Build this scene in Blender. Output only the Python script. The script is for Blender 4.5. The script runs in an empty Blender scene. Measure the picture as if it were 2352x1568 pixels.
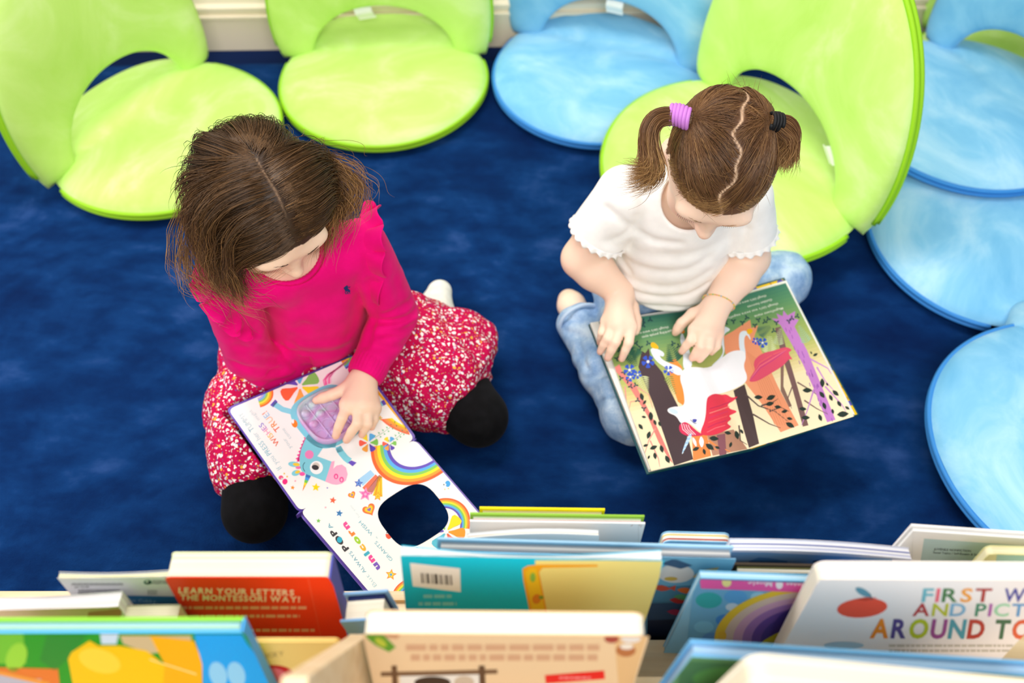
import bpy, math, random
import numpy as np
from mathutils import Vector, Matrix
from mathutils.geometry import tessellate_polygon
random.seed(7); RNG = np.random.default_rng(7)
SC = bpy.context.scene; COL = SC.collection
PI = math.pi
# ---- camera survey: measured photo points on a known height / plane -> metres -------------
FOC = 2287.0; CX, CY = 1176.0, 784.0; CAMH = 1.40; PITCH = math.radians(52)
FWD = np.array([0, math.cos(PITCH), -math.sin(PITCH)]); UP = np.array([0, math.sin(PITCH), math.cos(PITCH)])
CAMP = np.array([0, 0, CAMH])
def ray(u, v): return np.array([1., 0, 0])*((u-CX)/FOC) - UP*((v-CY)/FOC) + FWD
def P(u, v, z):
    d = ray(u, v); return CAMP + d*((z-CAMH)/d[2])
def PD(u, v, depth): return CAMP + ray(u, v)*depth
def onplane(u, v, o, n):
    d = ray(u, v); return CAMP + d*(np.dot(o-CAMP, n)/np.dot(d, n))
def A(*x): return np.array(x[0] if len(x) == 1 and hasattr(x[0], '__len__') else x, float)
def nrm(v):
    v = np.asarray(v, float); return v/np.linalg.norm(v)
# ---- tagging --------------------------------------------------------------------------------
def tag(o, label=None, cat=None, group=None, kind=None):
    for k, v in (('label', label), ('category', cat), ('group', group), ('kind', kind)):
        if v: o[k] = v
    return o
def empty(name, loc, rz=0.0):
    o = bpy.data.objects.new(name, None); COL.objects.link(o)
    o.location = loc; o.rotation_euler = (0, 0, rz); o.empty_display_size = 0.05
    return o
def lin(h):
    if isinstance(h, str):
        h = h.lstrip('#'); c = [int(h[i:i+2], 16)/255 for i in (0, 2, 4)]
    else: c = h
    return tuple(x/12.92 if x <= .04045 else ((x+.055)/1.055)**2.4 for x in c[:3]) + (1.0,)
def mesh_obj(name, verts, faces, mat=None, parent=None, smooth=True, local=True, colors=None):
    """faces: list of tuples, or (n,3)/(n,4) int array. colors: per-vertex rgba in linear."""
    me = bpy.data.meshes.new(name)
    verts = np.asarray(verts, np.float32)
    if isinstance(faces, np.ndarray):
        k = faces.shape[1]; nf = len(faces)
        me.vertices.add(len(verts)); me.vertices.foreach_set('co', verts.ravel())
        me.loops.add(nf*k); me.loops.foreach_set('vertex_index', faces.astype(np.int32).ravel())
        me.polygons.add(nf); me.polygons.foreach_set('loop_start', np.arange(0, nf*k, k, dtype=np.int32))
        me.polygons.foreach_set('loop_total', np.full(nf, k, np.int32))
        me.update(calc_edges=True)
    else:
        me.from_pydata([tuple(map(float, v)) for v in verts], [], [tuple(int(i) for i in f) for f in faces])
    me.polygons.foreach_set('use_smooth', np.full(len(me.polygons), bool(smooth)))
    if colors is not None:
        at = me.color_attributes.new('ink', 'FLOAT_COLOR', 'POINT')
        at.data.foreach_set('color', np.asarray(colors, np.float32).ravel())
    if mat is not None: me.materials.append(mat)
    me.update()
    o = bpy.data.objects.new(name, me); COL.objects.link(o)
    if parent is not None:
        o.parent = parent
        if not local:
            o.matrix_parent_inverse = parent_matrix(parent).inverted()
    return o
def parent_matrix(p):
    m = Matrix.LocRotScale(p.location, p.rotation_euler, p.scale)
    return (parent_matrix(p.parent) @ p.matrix_parent_inverse @ m) if p.parent else m
# ---- mesh collectors ------------------------------------------------------------------------
class MB:
    def __init__(s): s.v = []; s.f = []; s.c = []
    def add(s, vs, fs, col=None):
        b = len(s.v); s.v += [tuple(map(float, v)) for v in vs]; s.f += [tuple(b+int(i) for i in f) for f in fs]
        c = lin(col) if col is not None else (1, 1, 1, 1)
        s.c += [c]*len(vs); return s
    def box(s, o, ex, ey, ez, col=None):
        o, ex, ey, ez = map(np.asarray, (o, ex, ey, ez))
        vs = [o+ex*a+ey*b+ez*c for c in (0, 1) for b in (0, 1) for a in (0, 1)]
        return s.add(vs, [(0, 2, 3, 1), (4, 5, 7, 6), (0, 1, 5, 4), (2, 6, 7, 3), (0, 4, 6, 2), (1, 3, 7, 5)], col)
    def prism(s, pts, h, col=None):
        """pts 3-D polygon (n), extruded by vector h"""
        n = len(pts); pts = [np.asarray(p, float) for p in pts]; h = np.asarray(h, float)
        return s.add(pts+[p+h for p in pts], [tuple(range(n))[::-1], tuple(range(n, 2*n))]+[(i, (i+1) % n, n+(i+1) % n, n+i) for i in range(n)], col)
    def tube(s, path, r, seg=8, col=None, closed=False):
        path = np.asarray(path, float); n = len(path)
        rr = np.full(n, r) if np.isscalar(r) else np.asarray(r)
        T = np.gradient(path, axis=0) if not closed else np.roll(path, -1, 0)-np.roll(path, 1, 0)
        T /= np.linalg.norm(T, axis=1)[:, None]+1e-9
        u = np.cross(T[0], [0, 0, 1.0]);
        if np.linalg.norm(u) < .1: u = np.cross(T[0], [1.0, 0, 0])
        u = nrm(u); vs = []
        for i in range(n):
            u = u-T[i]*np.dot(u, T[i]); u = nrm(u); w = np.cross(T[i], u)
            for k in range(seg):
                a = 2*PI*k/seg; vs.append(path[i]+rr[i]*(math.cos(a)*u+math.sin(a)*w))
        fs = []
        m = n if closed else n-1
        for i in range(m):
            j = (i+1) % n
            for k in range(seg):
                fs.append((i*seg+k, i*seg+(k+1) % seg, j*seg+(k+1) % seg, j*seg+k))
        if not closed: fs += [tuple(range(seg))[::-1], tuple(range((n-1)*seg, n*seg))]
        return s.add(vs, fs, col)
    def ell(s, c, r, seg=12, ring=8, col=None, R=None):
        vs = []; fs = []
        for i in range(ring+1):
            t = PI*i/ring
            for k in range(seg):
                a = 2*PI*k/seg; p = A(math.sin(t)*math.cos(a), math.sin(t)*math.sin(a), math.cos(t))*np.asarray(r)
                vs.append(np.asarray(c)+(R@p if R is not None else p))
        for i in range(ring):
            for k in range(seg): fs.append((i*seg+k, (i+1)*seg+k, (i+1)*seg+(k+1) % seg, i*seg+(k+1) % seg))
        return s.add(vs, fs, col)
    def build(s, name, mat, parent=None, smooth=False, local=True, ink=True):
        return mesh_obj(name, s.v, s.f, mat, parent, smooth, local, s.c if ink else None)
# ---- materials ------------------------------------------------------------------------------
def new_mat(name):
    m = bpy.data.materials.new(name); m.use_nodes = True
    nt = m.node_tree; b = nt.nodes['Principled BSDF']; return m, nt, b
def pmat(name, col, rough=.6, spec=.4, **kw):
    m, nt, b = new_mat(name); b.inputs['Base Color'].default_value = lin(col)
    b.inputs['Roughness'].default_value = rough; b.inputs['Specular IOR Level'].default_value = spec
    for k, v in kw.items(): b.inputs[k.replace('_', ' ')].default_value = v
    return m
def node(nt, t, **kw):
    n = nt.nodes.new(t)
    for k, v in kw.items():
        if k in n.inputs: n.inputs[k].default_value = v
        else: setattr(n, k, v)
    return n
def ramp(nt, stops):
    r = nt.nodes.new('ShaderNodeValToRGB'); e = r.color_ramp.elements
    e[0].position, e[0].color = stops[0][0], lin(stops[0][1]); e[1].position, e[1].color = stops[-1][0], lin(stops[-1][1])
    for p, c in stops[1:-1]:
        q = e.new(p); q.color = lin(c)
    return r
def objcoord(nt): return nt.nodes.new('ShaderNodeTexCoord').outputs['Object']
def add_bump(nt, b, height, strength=.3, dist=.002):
    bp = node(nt, 'ShaderNodeBump', Strength=strength, Distance=dist); nt.links.new(height, bp.inputs['Height']); nt.links.new(bp.outputs['Normal'], b.inputs['Normal'])
def plush(name, c0, c1, c2, scale=5., sheen=.4, bump=.25, fine=500., tint=None):
    """short-pile fabric with brushed lighter and darker patches of nap"""
    m, nt, b = new_mat(name); co = objcoord(nt)
    mp = node(nt, 'ShaderNodeMapping'); nt.links.new(co, mp.inputs['Vector']); mp.inputs['Rotation'].default_value = (0, 0, .7); mp.inputs['Scale'].default_value = (1, 1.5, 1)
    n1 = node(nt, 'ShaderNodeTexNoise', Scale=scale, Detail=6., Roughness=.62, Distortion=.8); nt.links.new(mp.outputs[0], n1.inputs['Vector'])
    r = ramp(nt, [(.32, c0), (.5, c1), (.68, c2)]); nt.links.new(n1.outputs['Fac'], r.inputs['Fac'])
    nt.links.new(r.outputs['Color'], b.inputs['Base Color'])
    b.inputs['Roughness'].default_value = .9; b.inputs['Specular IOR Level'].default_value = .15
    b.inputs['Sheen Weight'].default_value = sheen; b.inputs['Sheen Roughness'].default_value = .4
    if tint: b.inputs['Sheen Tint'].default_value = lin(tint)
    n2 = node(nt, 'ShaderNodeTexNoise', Scale=fine, Detail=2.); nt.links.new(co, n2.inputs['Vector'])
    add_bump(nt, b, n2.outputs['Fac'], bump, .001)
    return m
def ink_mat(name, rough=.35, spec=.4, coat=0.):
    m, nt, b = new_mat(name); a = node(nt, 'ShaderNodeVertexColor', layer_name='ink')
    nt.links.new(a.outputs['Color'], b.inputs['Base Color']); b.inputs['Roughness'].default_value = rough
    b.inputs['Specular IOR Level'].default_value = spec; b.inputs['Coat Weight'].default_value = coat
    return m
PRINT = ink_mat('printed_paper', .5, .2)
# ---- implicit surfaces ----------------------------------------------------------------------
class SDF:
    def __init__(s, lo, hi, h):
        s.lo = np.asarray(lo, float); s.h = h
        s.n = np.ceil((np.asarray(hi)-s.lo)/h).astype(int)+1
        s.D = np.full(s.n, .06, np.float32)
    def win(s, lo, hi):
        a = np.clip(np.floor((np.asarray(lo)-s.lo)/s.h).astype(int), 0, s.n); b = np.clip(np.ceil((np.asarray(hi)-s.lo)/s.h).astype(int)+1, 0, s.n)
        if (b <= a).any(): return None
        ax = [(s.lo[i]+s.h*np.arange(a[i], b[i])).astype(np.float32) for i in range(3)]
        X, Y, Z = np.meshgrid(*ax, indexing='ij', sparse=True)
        return tuple(slice(a[i], b[i]) for i in range(3)), X, Y, Z
    def mix(s, sl, d, k, op):
        D = s.D[sl]; d = d.astype(np.float32)
        if op == 'add':
            if k > 0:
                hh = np.maximum(k-np.abs(D-d), 0)/k; s.D[sl] = np.minimum(D, d)-hh*hh*k*.25
            else: s.D[sl] = np.minimum(D, d)
        else:
            d = -d
            if k > 0:
                hh = np.maximum(k-np.abs(D-d), 0)/k; s.D[sl] = np.maximum(D, d)+hh*hh*k*.25
            else: s.D[sl] = np.maximum(D, d)
    def cone(s, a, b, r1, r2, k=.01, op='add'):
        a, b = np.asarray(a, float), np.asarray(b, float); m = max(r1, r2)+.03+k
        w = s.win(np.minimum(a, b)-m, np.maximum(a, b)+m)
        if w is None: return s
        sl, X, Y, Z = w; ab = b-a; L2 = max(ab@ab, 1e-9)
        t = np.clip(((X-a[0])*ab[0]+(Y-a[1])*ab[1]+(Z-a[2])*ab[2])/L2, 0, 1)
        d = np.sqrt((X-a[0]-t*ab[0])**2+(Y-a[1]-t*ab[1])**2+(Z-a[2]-t*ab[2])**2)-(r1+(r2-r1)*t)
        s.mix(sl, d, k, op); return s
    def chain(s, pts, rr, k=.01):
        for i in range(len(pts)-1): s.cone(pts[i], pts[i+1], rr[i], rr[i+1], k)
        return s
    def ell(s, c, r, k=.01, R=None, op='add'):
        """R: 3x3, rows are the ellipsoid's axes in world"""
        c = np.asarray(c, float); r = np.asarray(r, float); m = r.max()+.03+k
        w = s.win(c-m, c+m)
        if w is None: return s
        sl, X, Y, Z = w; X, Y, Z = X-c[0], Y-c[1], Z-c[2]
        if R is not None:
            R = np.asarray(R, float)
            x, y, z = (R[0, 0]*X+R[0, 1]*Y+R[0, 2]*Z), (R[1, 0]*X+R[1, 1]*Y+R[1, 2]*Z), (R[2, 0]*X+R[2, 1]*Y+R[2, 2]*Z)
        else: x, y, z = X, Y, Z
        k0 = np.sqrt((x/r[0])**2+(y/r[1])**2+(z/r[2])**2); k1 = np.sqrt((x/r[0]**2)**2+(y/r[1]**2)**2+(z/r[2]**2)**2)
        s.mix(sl, k0*(k0-1)/(k1+1e-6), k, op); return s
    def cut(s, o, n, k=.004):
        """remove the half space on the +n side of o"""
        o, n = np.asarray(o, float), nrm(n)
        sl, X, Y, Z = s.win(s.lo, s.lo+s.h*s.n)
        s.mix(sl, -((X-o[0])*n[0]+(Y-o[1])*n[1]+(Z-o[2])*n[2]), k, 'sub'); return s
    def crease(s, pts, r, a):
        """push the surface in (a>0) or out (a<0) along a polyline"""
        pts = [np.asarray(p, float) for p in pts]; P0 = np.array(pts); m = 3*r
        w = s.win(P0.min(0)-m, P0.max(0)+m)
        if w is None: return s
        sl, X, Y, Z = w; best = None
        for p, q in zip(pts[:-1], pts[1:]):
            ab = q-p; t = np.clip(((X-p[0])*ab[0]+(Y-p[1])*ab[1]+(Z-p[2])*ab[2])/(ab@ab), 0, 1)
            d = (X-p[0]-t*ab[0])**2+(Y-p[1]-t*ab[1])**2+(Z-p[2]-t*ab[2])**2
            best = d if best is None else np.minimum(best, d)
        s.D[sl] += (a*np.exp(-best/r**2)).astype(np.float32); return s
    def wave(s, amp, scale, seed=0, n=10, aniso=(1, 1, 1)):
        g = np.random.default_rng(seed); sl, X, Y, Z = s.win(s.lo, s.lo+s.h*s.n)
        acc = np.zeros(s.n, np.float32)
        for i in range(n):
            f = g.normal(size=3)*np.asarray(aniso)*scale; ph = g.uniform(0, 6.28)
            acc += np.sin(f[0]*X+f[1]*Y+f[2]*Z+ph).astype(np.float32)
        s.D += (amp/math.sqrt(n))*acc; return s
    def carve(s, quad, zlow, th=.045):
        """keep clear of whatever lies over a level quad (corner list), above height zlow"""
        q = [np.asarray(p, float)[:2] for p in quad]; c = sum(q)/len(q); sl, X, Y, Z = s.win(s.lo, s.lo+s.h*s.n)
        d = np.maximum(zlow-Z, Z-(zlow+th))
        for i in range(len(q)):
            a, b = q[i], q[(i+1) % len(q)]; n = nrm(A(-(b-a)[1], (b-a)[0])); n = n if np.dot(a-c, n) > 0 else -n
            d = np.maximum(d, (X-a[0])*n[0]+(Y-a[1])*n[1])
        s.mix(sl, d, .004, 'sub'); return s
    def hit(s, u, v, back=0.):
        """first point of the surface met by the sight line through a photo point"""
        d = ray(u, v); t = np.arange(.5, 2.6, s.h*.4); p = CAMP+t[:, None]*d; i = np.round((p-s.lo)/s.h).astype(int)
        ok = ((i >= 0) & (i < s.n)).all(1); D = np.full(len(t), 1.0); D[ok] = s.D[tuple(i[ok].T)]
        k = np.argmax(D < 0)
        if D[k] >= 0: k = np.argmin(D)
        return p[k]+nrm(d)*back
    def normal(s, p):
        g = np.zeros(3)
        for ax in range(3):
            for e in (1, -1):
                q = np.array(p, float); q[ax] += e*.004; i = np.clip(np.round((q-s.lo)/s.h).astype(int), 0, s.n-1); g[ax] += e*s.D[tuple(i)]
        return nrm(g)
    def fold(s, px, r, a):
        return s.crease([s.hit(*q) for q in px], r, a)
    def mesh(s):
        D = s.D; D = D.copy()
        for ax in range(3):
            sl = [slice(None)]*3
            for e in (0, -1): sl[ax] = e; D[tuple(sl)] = np.maximum(D[tuple(sl)], 1e-4)
        S = D < 0; n = np.array(D.shape)
        c = lambda d, a, b, e: d[a:n[0]-1+a, b:n[1]-1+b, e:n[2]-1+e]
        cnt = sum(c(S, a, b, e).astype(np.int8) for a in (0, 1) for b in (0, 1) for e in (0, 1))
        act = (cnt > 0) & (cnt < 8); idx = np.argwhere(act); m = len(idx)
        vid = np.full(act.shape, -1, np.int32); vid[act] = np.arange(m)
        corner = {}
        for a in (0, 1):
            for b in (0, 1):
                for e in (0, 1): corner[a, b, e] = D[idx[:, 0]+a, idx[:, 1]+b, idx[:, 2]+e]
        acc = np.zeros((m, 3)); w = np.zeros(m)
        for p in corner:
            for ax in range(3):
                if p[ax] == 0:
                    q = list(p); q[ax] = 1; q = tuple(q); d0, d1 = corner[p], corner[q]
                    x = (d0 < 0) != (d1 < 0); t = np.where(x, d0/np.where(x, d0-d1, 1), 0)
                    pos = np.tile(np.array(p, float), (m, 1)); pos[:, ax] = t
                    acc[x] += pos[x]; w[x] += 1
        V = s.lo+s.h*(idx+acc/w[:, None])
        F = []
        for ax in range(3):
            o1, o2 = [(1, 2), (2, 0), (0, 1)][ax]
            a = [slice(1, -1)]*3; a[ax] = slice(0, -1); b = list(a); b[ax] = slice(1, None)
            s0, s1 = S[tuple(a)], S[tuple(b)]; e = np.argwhere(s0 != s1)
            if len(e) == 0: continue
            inside = s0[tuple(e.T)]; base = e.copy(); base[:, o1] += 1; base[:, o2] += 1
            def at(d1, d2):
                q = base.copy(); q[:, o1] += d1; q[:, o2] += d2; return vid[tuple(q.T)]
            q = np.stack([at(-1, -1), at(0, -1), at(0, 0), at(-1, 0)], 1)
            q[~inside] = q[~inside][:, ::-1]; F.append(q)
        F = np.concatenate(F); F = F[(F >= 0).all(1)]
        return V, F
def relax(V, F, it=2, lam=.5):
    V = V.copy()
    e = np.concatenate([F[:, [0, 1]], F[:, [1, 2]], F[:, [2, 3]], F[:, [3, 0]]]); e = np.concatenate([e, e[:, ::-1]])
    cnt = np.bincount(e[:, 0], minlength=len(V)).astype(float)
    for _ in range(it):
        avg = np.stack([np.bincount(e[:, 0], V[e[:, 1], i], len(V)) for i in range(3)], 1)/np.maximum(cnt, 1)[:, None]
        V += lam*(avg-V)
    return V
def sdf_obj(S, name, mat, parent=None, it=2, paint=None):
    V, F = S.mesh(); V = relax(V, F, it)
    return mesh_obj(name, V, F, mat, parent, True, False, paint(V) if paint else None)
# ---- hair strands as one mesh of thin three-sided tubes ---------------------------------------
def strands_obj(name, paths, rad, mat, parent=None, tone=None):
    """paths (n,m,3); rad root radius"""
    paths = np.asarray(paths, float); n, m, _ = paths.shape
    T = np.gradient(paths, axis=1); T /= np.linalg.norm(T, axis=2, keepdims=True)+1e-9
    ref = np.array([.3, -.5, .81]); u = np.cross(T, ref); u /= np.linalg.norm(u, axis=2, keepdims=True)+1e-9; w = np.cross(T, u)
    prof = np.interp(np.linspace(0, 1, m), [0, .1, .7, 1], [.8, 1, .9, .15])[None, :, None]*np.broadcast_to(np.asarray(rad, float).reshape(-1, 1, 1), (n, 1, 1))
    vs = np.stack([paths+prof*(math.cos(a)*u+math.sin(a)*w) for a in (0, 2*PI/3, 4*PI/3)], 2)   # n,m,3,3
    base = (np.arange(n)[:, None, None]*m+np.arange(m-1)[None, :, None])*3; k = np.arange(3)[None, None, :]; k2 = (k+1) % 3
    F = np.stack([base+k, base+k2, base+3+k2, base+3+k], 3).reshape(-1, 4)
    if tone is None: tone = RNG.uniform(0, 1, n)
    col = np.ones((n, m, 3, 4)); col[..., :3] = tone[:, :, None, None] if np.ndim(tone) == 2 else tone[:, None, None, None]
    return mesh_obj(name, vs.reshape(-1, 3), F, mat, parent, True, False, col.reshape(-1, 4))
def hair_mat(name, stops, rough=.38, trans=.35):
    m, nt, b = new_mat(name); a = node(nt, 'ShaderNodeVertexColor', layer_name='ink')
    r = ramp(nt, stops); nt.links.new(a.outputs['Color'], r.inputs['Fac']); nt.links.new(r.outputs['Color'], b.inputs['Base Color'])
    b.inputs['Roughness'].default_value = rough; b.inputs['Specular IOR Level'].default_value = .45
    tr = node(nt, 'ShaderNodeBsdfTranslucent'); nt.links.new(r.outputs['Color'], tr.inputs['Color'])
    mx = node(nt, 'ShaderNodeMixShader'); mx.inputs[0].default_value = trans
    nt.links.new(b.outputs[0], mx.inputs[1]); nt.links.new(tr.outputs[0], mx.inputs[2]); nt.links.new(mx.outputs[0], nt.nodes['Material Output'].inputs['Surface'])
    return m
# ---- printed artwork ------------------------------------------------------------------------
GLY = {}
def glyph(ch, bold=0.0):
    k = (ch, bold)
    if k not in GLY:
        cu = bpy.data.curves.new('glyph', 'FONT'); cu.body = ch; cu.size = 1.0; cu.offset = bold; cu.resolution_u = 3
        ob = bpy.data.objects.new('glyph', cu); me = ob.to_mesh()
        vs = np.array([v.co[:2] for v in me.vertices]) if len(me.vertices) else np.zeros((0, 2)); me.calc_loop_triangles()
        ts = [tuple(t.vertices) for t in me.loop_triangles]
        ob.to_mesh_clear(); bpy.data.objects.remove(ob); bpy.data.curves.remove(cu)
        GLY[k] = (vs, ts)
    return GLY[k]
class Art:
    """flat colours printed on a sheet. Points are given in a 2-D frame and mapped on the sheet by fmap(x, y, lift)"""
    def __init__(s, fmap, eps=.00007): s.fmap = fmap; s.eps = eps; s.items = []; s.T = (1., 0., 0.); s.soft = 0
    def frame(s, k, ox, oy): s.T = (k, ox, oy); return s
    def tp(s, p): return (p[0]/s.T[0]+s.T[1], p[1]/s.T[0]+s.T[2])
    def poly(s, pts, col, L=1, raw=False):
        pts = [np.asarray(p, float) for p in pts]
        for _ in range(s.soft):      # round the corners of drawn shapes
            pts = [q for i in range(len(pts)) for q in (pts[i]*.75+pts[(i+1) % len(pts)]*.25, pts[i]*.25+pts[(i+1) % len(pts)]*.75)]
        pts = [p if raw else s.tp(p) for p in pts]; s.items.append((pts, None, col, L)); return s
    def tris(s, pts, tr, col, L): s.items.append((pts, tr, col, L))
    def ell(s, c, rx, ry, col, L=1, ang=0., n=20):
        ca, sa = math.cos(ang), math.sin(ang)
        return s.poly([(c[0]+rx*math.cos(t)*ca-ry*math.sin(t)*sa, c[1]+rx*math.cos(t)*sa+ry*math.sin(t)*ca) for t in np.linspace(0, 2*PI, n, endpoint=False)], col, L)
    def star(s, c, r, col, L=1, ang=0., k=.45, n=5):
        return s.poly([(c[0]+(r if i % 2 == 0 else r*k)*math.sin(ang+PI*i/n), c[1]-(r if i % 2 == 0 else r*k)*math.cos(ang+PI*i/n)) for i in range(2*n)], col, L)
    def heart(s, c, r, col, L=1, ang=0.):
        pts = []
        for t in np.linspace(0, 2*PI, 24, endpoint=False):
            x = 16*math.sin(t)**3/16; y = -(13*math.cos(t)-5*math.cos(2*t)-2*math.cos(3*t)-math.cos(4*t))/16
            pts.append((c[0]+r*(x*math.cos(ang)-y*math.sin(ang)), c[1]+r*(x*math.sin(ang)+y*math.cos(ang))))
        return s.poly(pts, col, L)
    def petal(s, c, ang, r0, r1, w, col, L=1):
        d = (math.cos(ang), math.sin(ang)); q = (-d[1], d[0]); pts = []
        for t, ww in ((0, .1), (.35, .45), (.6, .8), (.8, 1), (.95, .8), (1, .3), (1, -.3), (.95, -.8), (.8, -1), (.6, -.8), (.35, -.45), (0, -.1)):
            rr = r0+(r1-r0)*t; pts.append((c[0]+d[0]*rr+q[0]*w*ww, c[1]+d[1]*rr+q[1]*w*ww))
        return s.poly(pts, col, L)
    def leaf(s, c, ln, w, ang, col, L=1):
        d = (math.cos(ang), math.sin(ang)); q = (-d[1], d[0])
        return s.poly([(c[0]+d[0]*ln*t+q[0]*w*x, c[1]+d[1]*ln*t+q[1]*w*x) for t, x in ((-1, 0), (-.5, .75), (0, 1), (.5, .7), (1, 0), (.5, -.7), (0, -1), (-.5, -.75))], col, L)
    def line(s, pts, w, col, L=1):
        pts = np.asarray(pts, float); n = len(pts); ww = np.full(n, w) if np.isscalar(w) else np.asarray(w)
        T = np.gradient(pts, axis=0); T /= np.linalg.norm(T, axis=1)[:, None]+1e-9; N = np.stack([-T[:, 1], T[:, 0]], 1)*ww[:, None]/2
        a, b = pts+N, pts-N
        allp = [s.tp(p) for p in np.concatenate([a, b])]; tr = []
        for i in range(n-1): tr += [(i, i+1, n+i+1), (i, n+i+1, n+i)]
        s.tris(allp, tr, col, L); return s
    def arcs(s, c, ax, ay, r0, r1, t0, t1, cols, L=1, n=28):
        """rainbow: c centre, ax/ay 2-D half axes (vectors), radii r0..r1 split in bands from inside to outside"""
        c, ax, ay = map(np.asarray, (c, ax, ay)); m = len(cols); tt = np.linspace(t0, t1, n)
        for i, col in enumerate(cols):
            ra, rb = r0+(r1-r0)*i/m, r0+(r1-r0)*(i+1)/m
            pts = [c+ra*(ax*math.cos(t)+ay*math.sin(t)) for t in tt]+[c+rb*(ax*math.cos(t)+ay*math.sin(t)) for t in tt]
            tr = []
            for k in range(n-1): tr += [(k, k+1, n+k+1), (k, n+k+1, n+k)]
            s.tris([s.tp(p) for p in pts], tr, col, L)
        return s
    def text(s, st, p0, p1, h, cols, L=3, bold=0., flip=False, hv=None, slant=0.):
        """text whose baseline runs p0 -> p1 (fits the length), h = cap height; hv: direction of letter tops"""
        p0, p1 = np.asarray(p0, float), np.asarray(p1, float); d = p1-p0; Ltot = np.linalg.norm(d); d = d/Ltot
        up = np.asarray(hv, float)/np.linalg.norm(hv) if hv is not None else np.array([d[1], -d[0]])
        lay = []; x = 0.
        for ch in st:
            if ch == ' ': x += .32; continue
            vs, ts = glyph(ch, bold)
            if len(vs) == 0: continue
            x0, x1 = vs[:, 0].min(), vs[:, 0].max(); lay.append((x-x0, vs, ts)); x += (x1-x0)+.10
        sx = Ltot/max(x-.1, .01); j = 0
        for off, vs, ts in lay:
            col = cols if isinstance(cols, str) else cols[j % len(cols)]; j += 1
            pts = [s.tp(p0+d*(vx+off)*sx+up*(vy/.72*h)+d*slant*vy*h) for vx, vy in vs]
            s.tris(pts, ts, col, L)
        return s
    def bake(s, mb, split=None):
        for pts, tr, col, L in s.items:
            if tr is None:
                q = [Vector((p[0], p[1], 0)) for p in pts]
                tr = tessellate_polygon([q])
            pts = [np.asarray(p, float) for p in pts]; T = []
            for t in tr:
                if len(set(t)) < 3: continue
                poly = [pts[i] for i in t]
                for pl in (split(poly) if split else [poly]): T.append(pl)
            vs = []; fs = []
            for pl in T:
                b = len(vs); vs += [s.fmap(p[0], p[1], L*s.eps) for p in pl]; fs.append(tuple(range(b, b+len(pl))))
            if vs: mb.add(vs, fs, col)
        return mb
# ================= setting =====================================================================
M_CARPET = pmat('dark_carpet', '#0b1c42', .95, .1)
M_WALL = pmat('cream_wall_paint', '#e9dcc4', .6, .3)
M_TRIM = pmat('cream_gloss_trim', '#efe0c6', .38, .45)
def struct(name, mb, mat): return tag(mb.build(name, mat, ink=False), kind='structure')
struct('floor', MB().box((-3.2, -.9, -.06), (6.4, 0, 0), (0, 3.2, 0), (0, 0, .048)), M_CARPET)
WD = nrm((1, .0226, 0)); WN = A(WD[1], -WD[0], 0); W0 = A(-.023, 1.994, -.012)
def wp(x, off, z): return W0+WD*x+WN*off+A(0, 0, z)
struct('wall_back', MB().box(wp(-3.1, -.1, 0), WD*6.2, WN*.1, (0, 0, 2.7)), M_WALL)
prof = [(.0, 0), (.016, 0), (.016, .083), (.021, .085), (.021, .092), (.014, .094), (.014, .102), (.018, .104), (.018, .112), (.010, .120), (.007, .135), (.007, .150), (0, .152)]
struct('baseboard_back', MB().prism([wp(-3.1, o, z) for o, z in prof], WD*6.2), M_TRIM)
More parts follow.
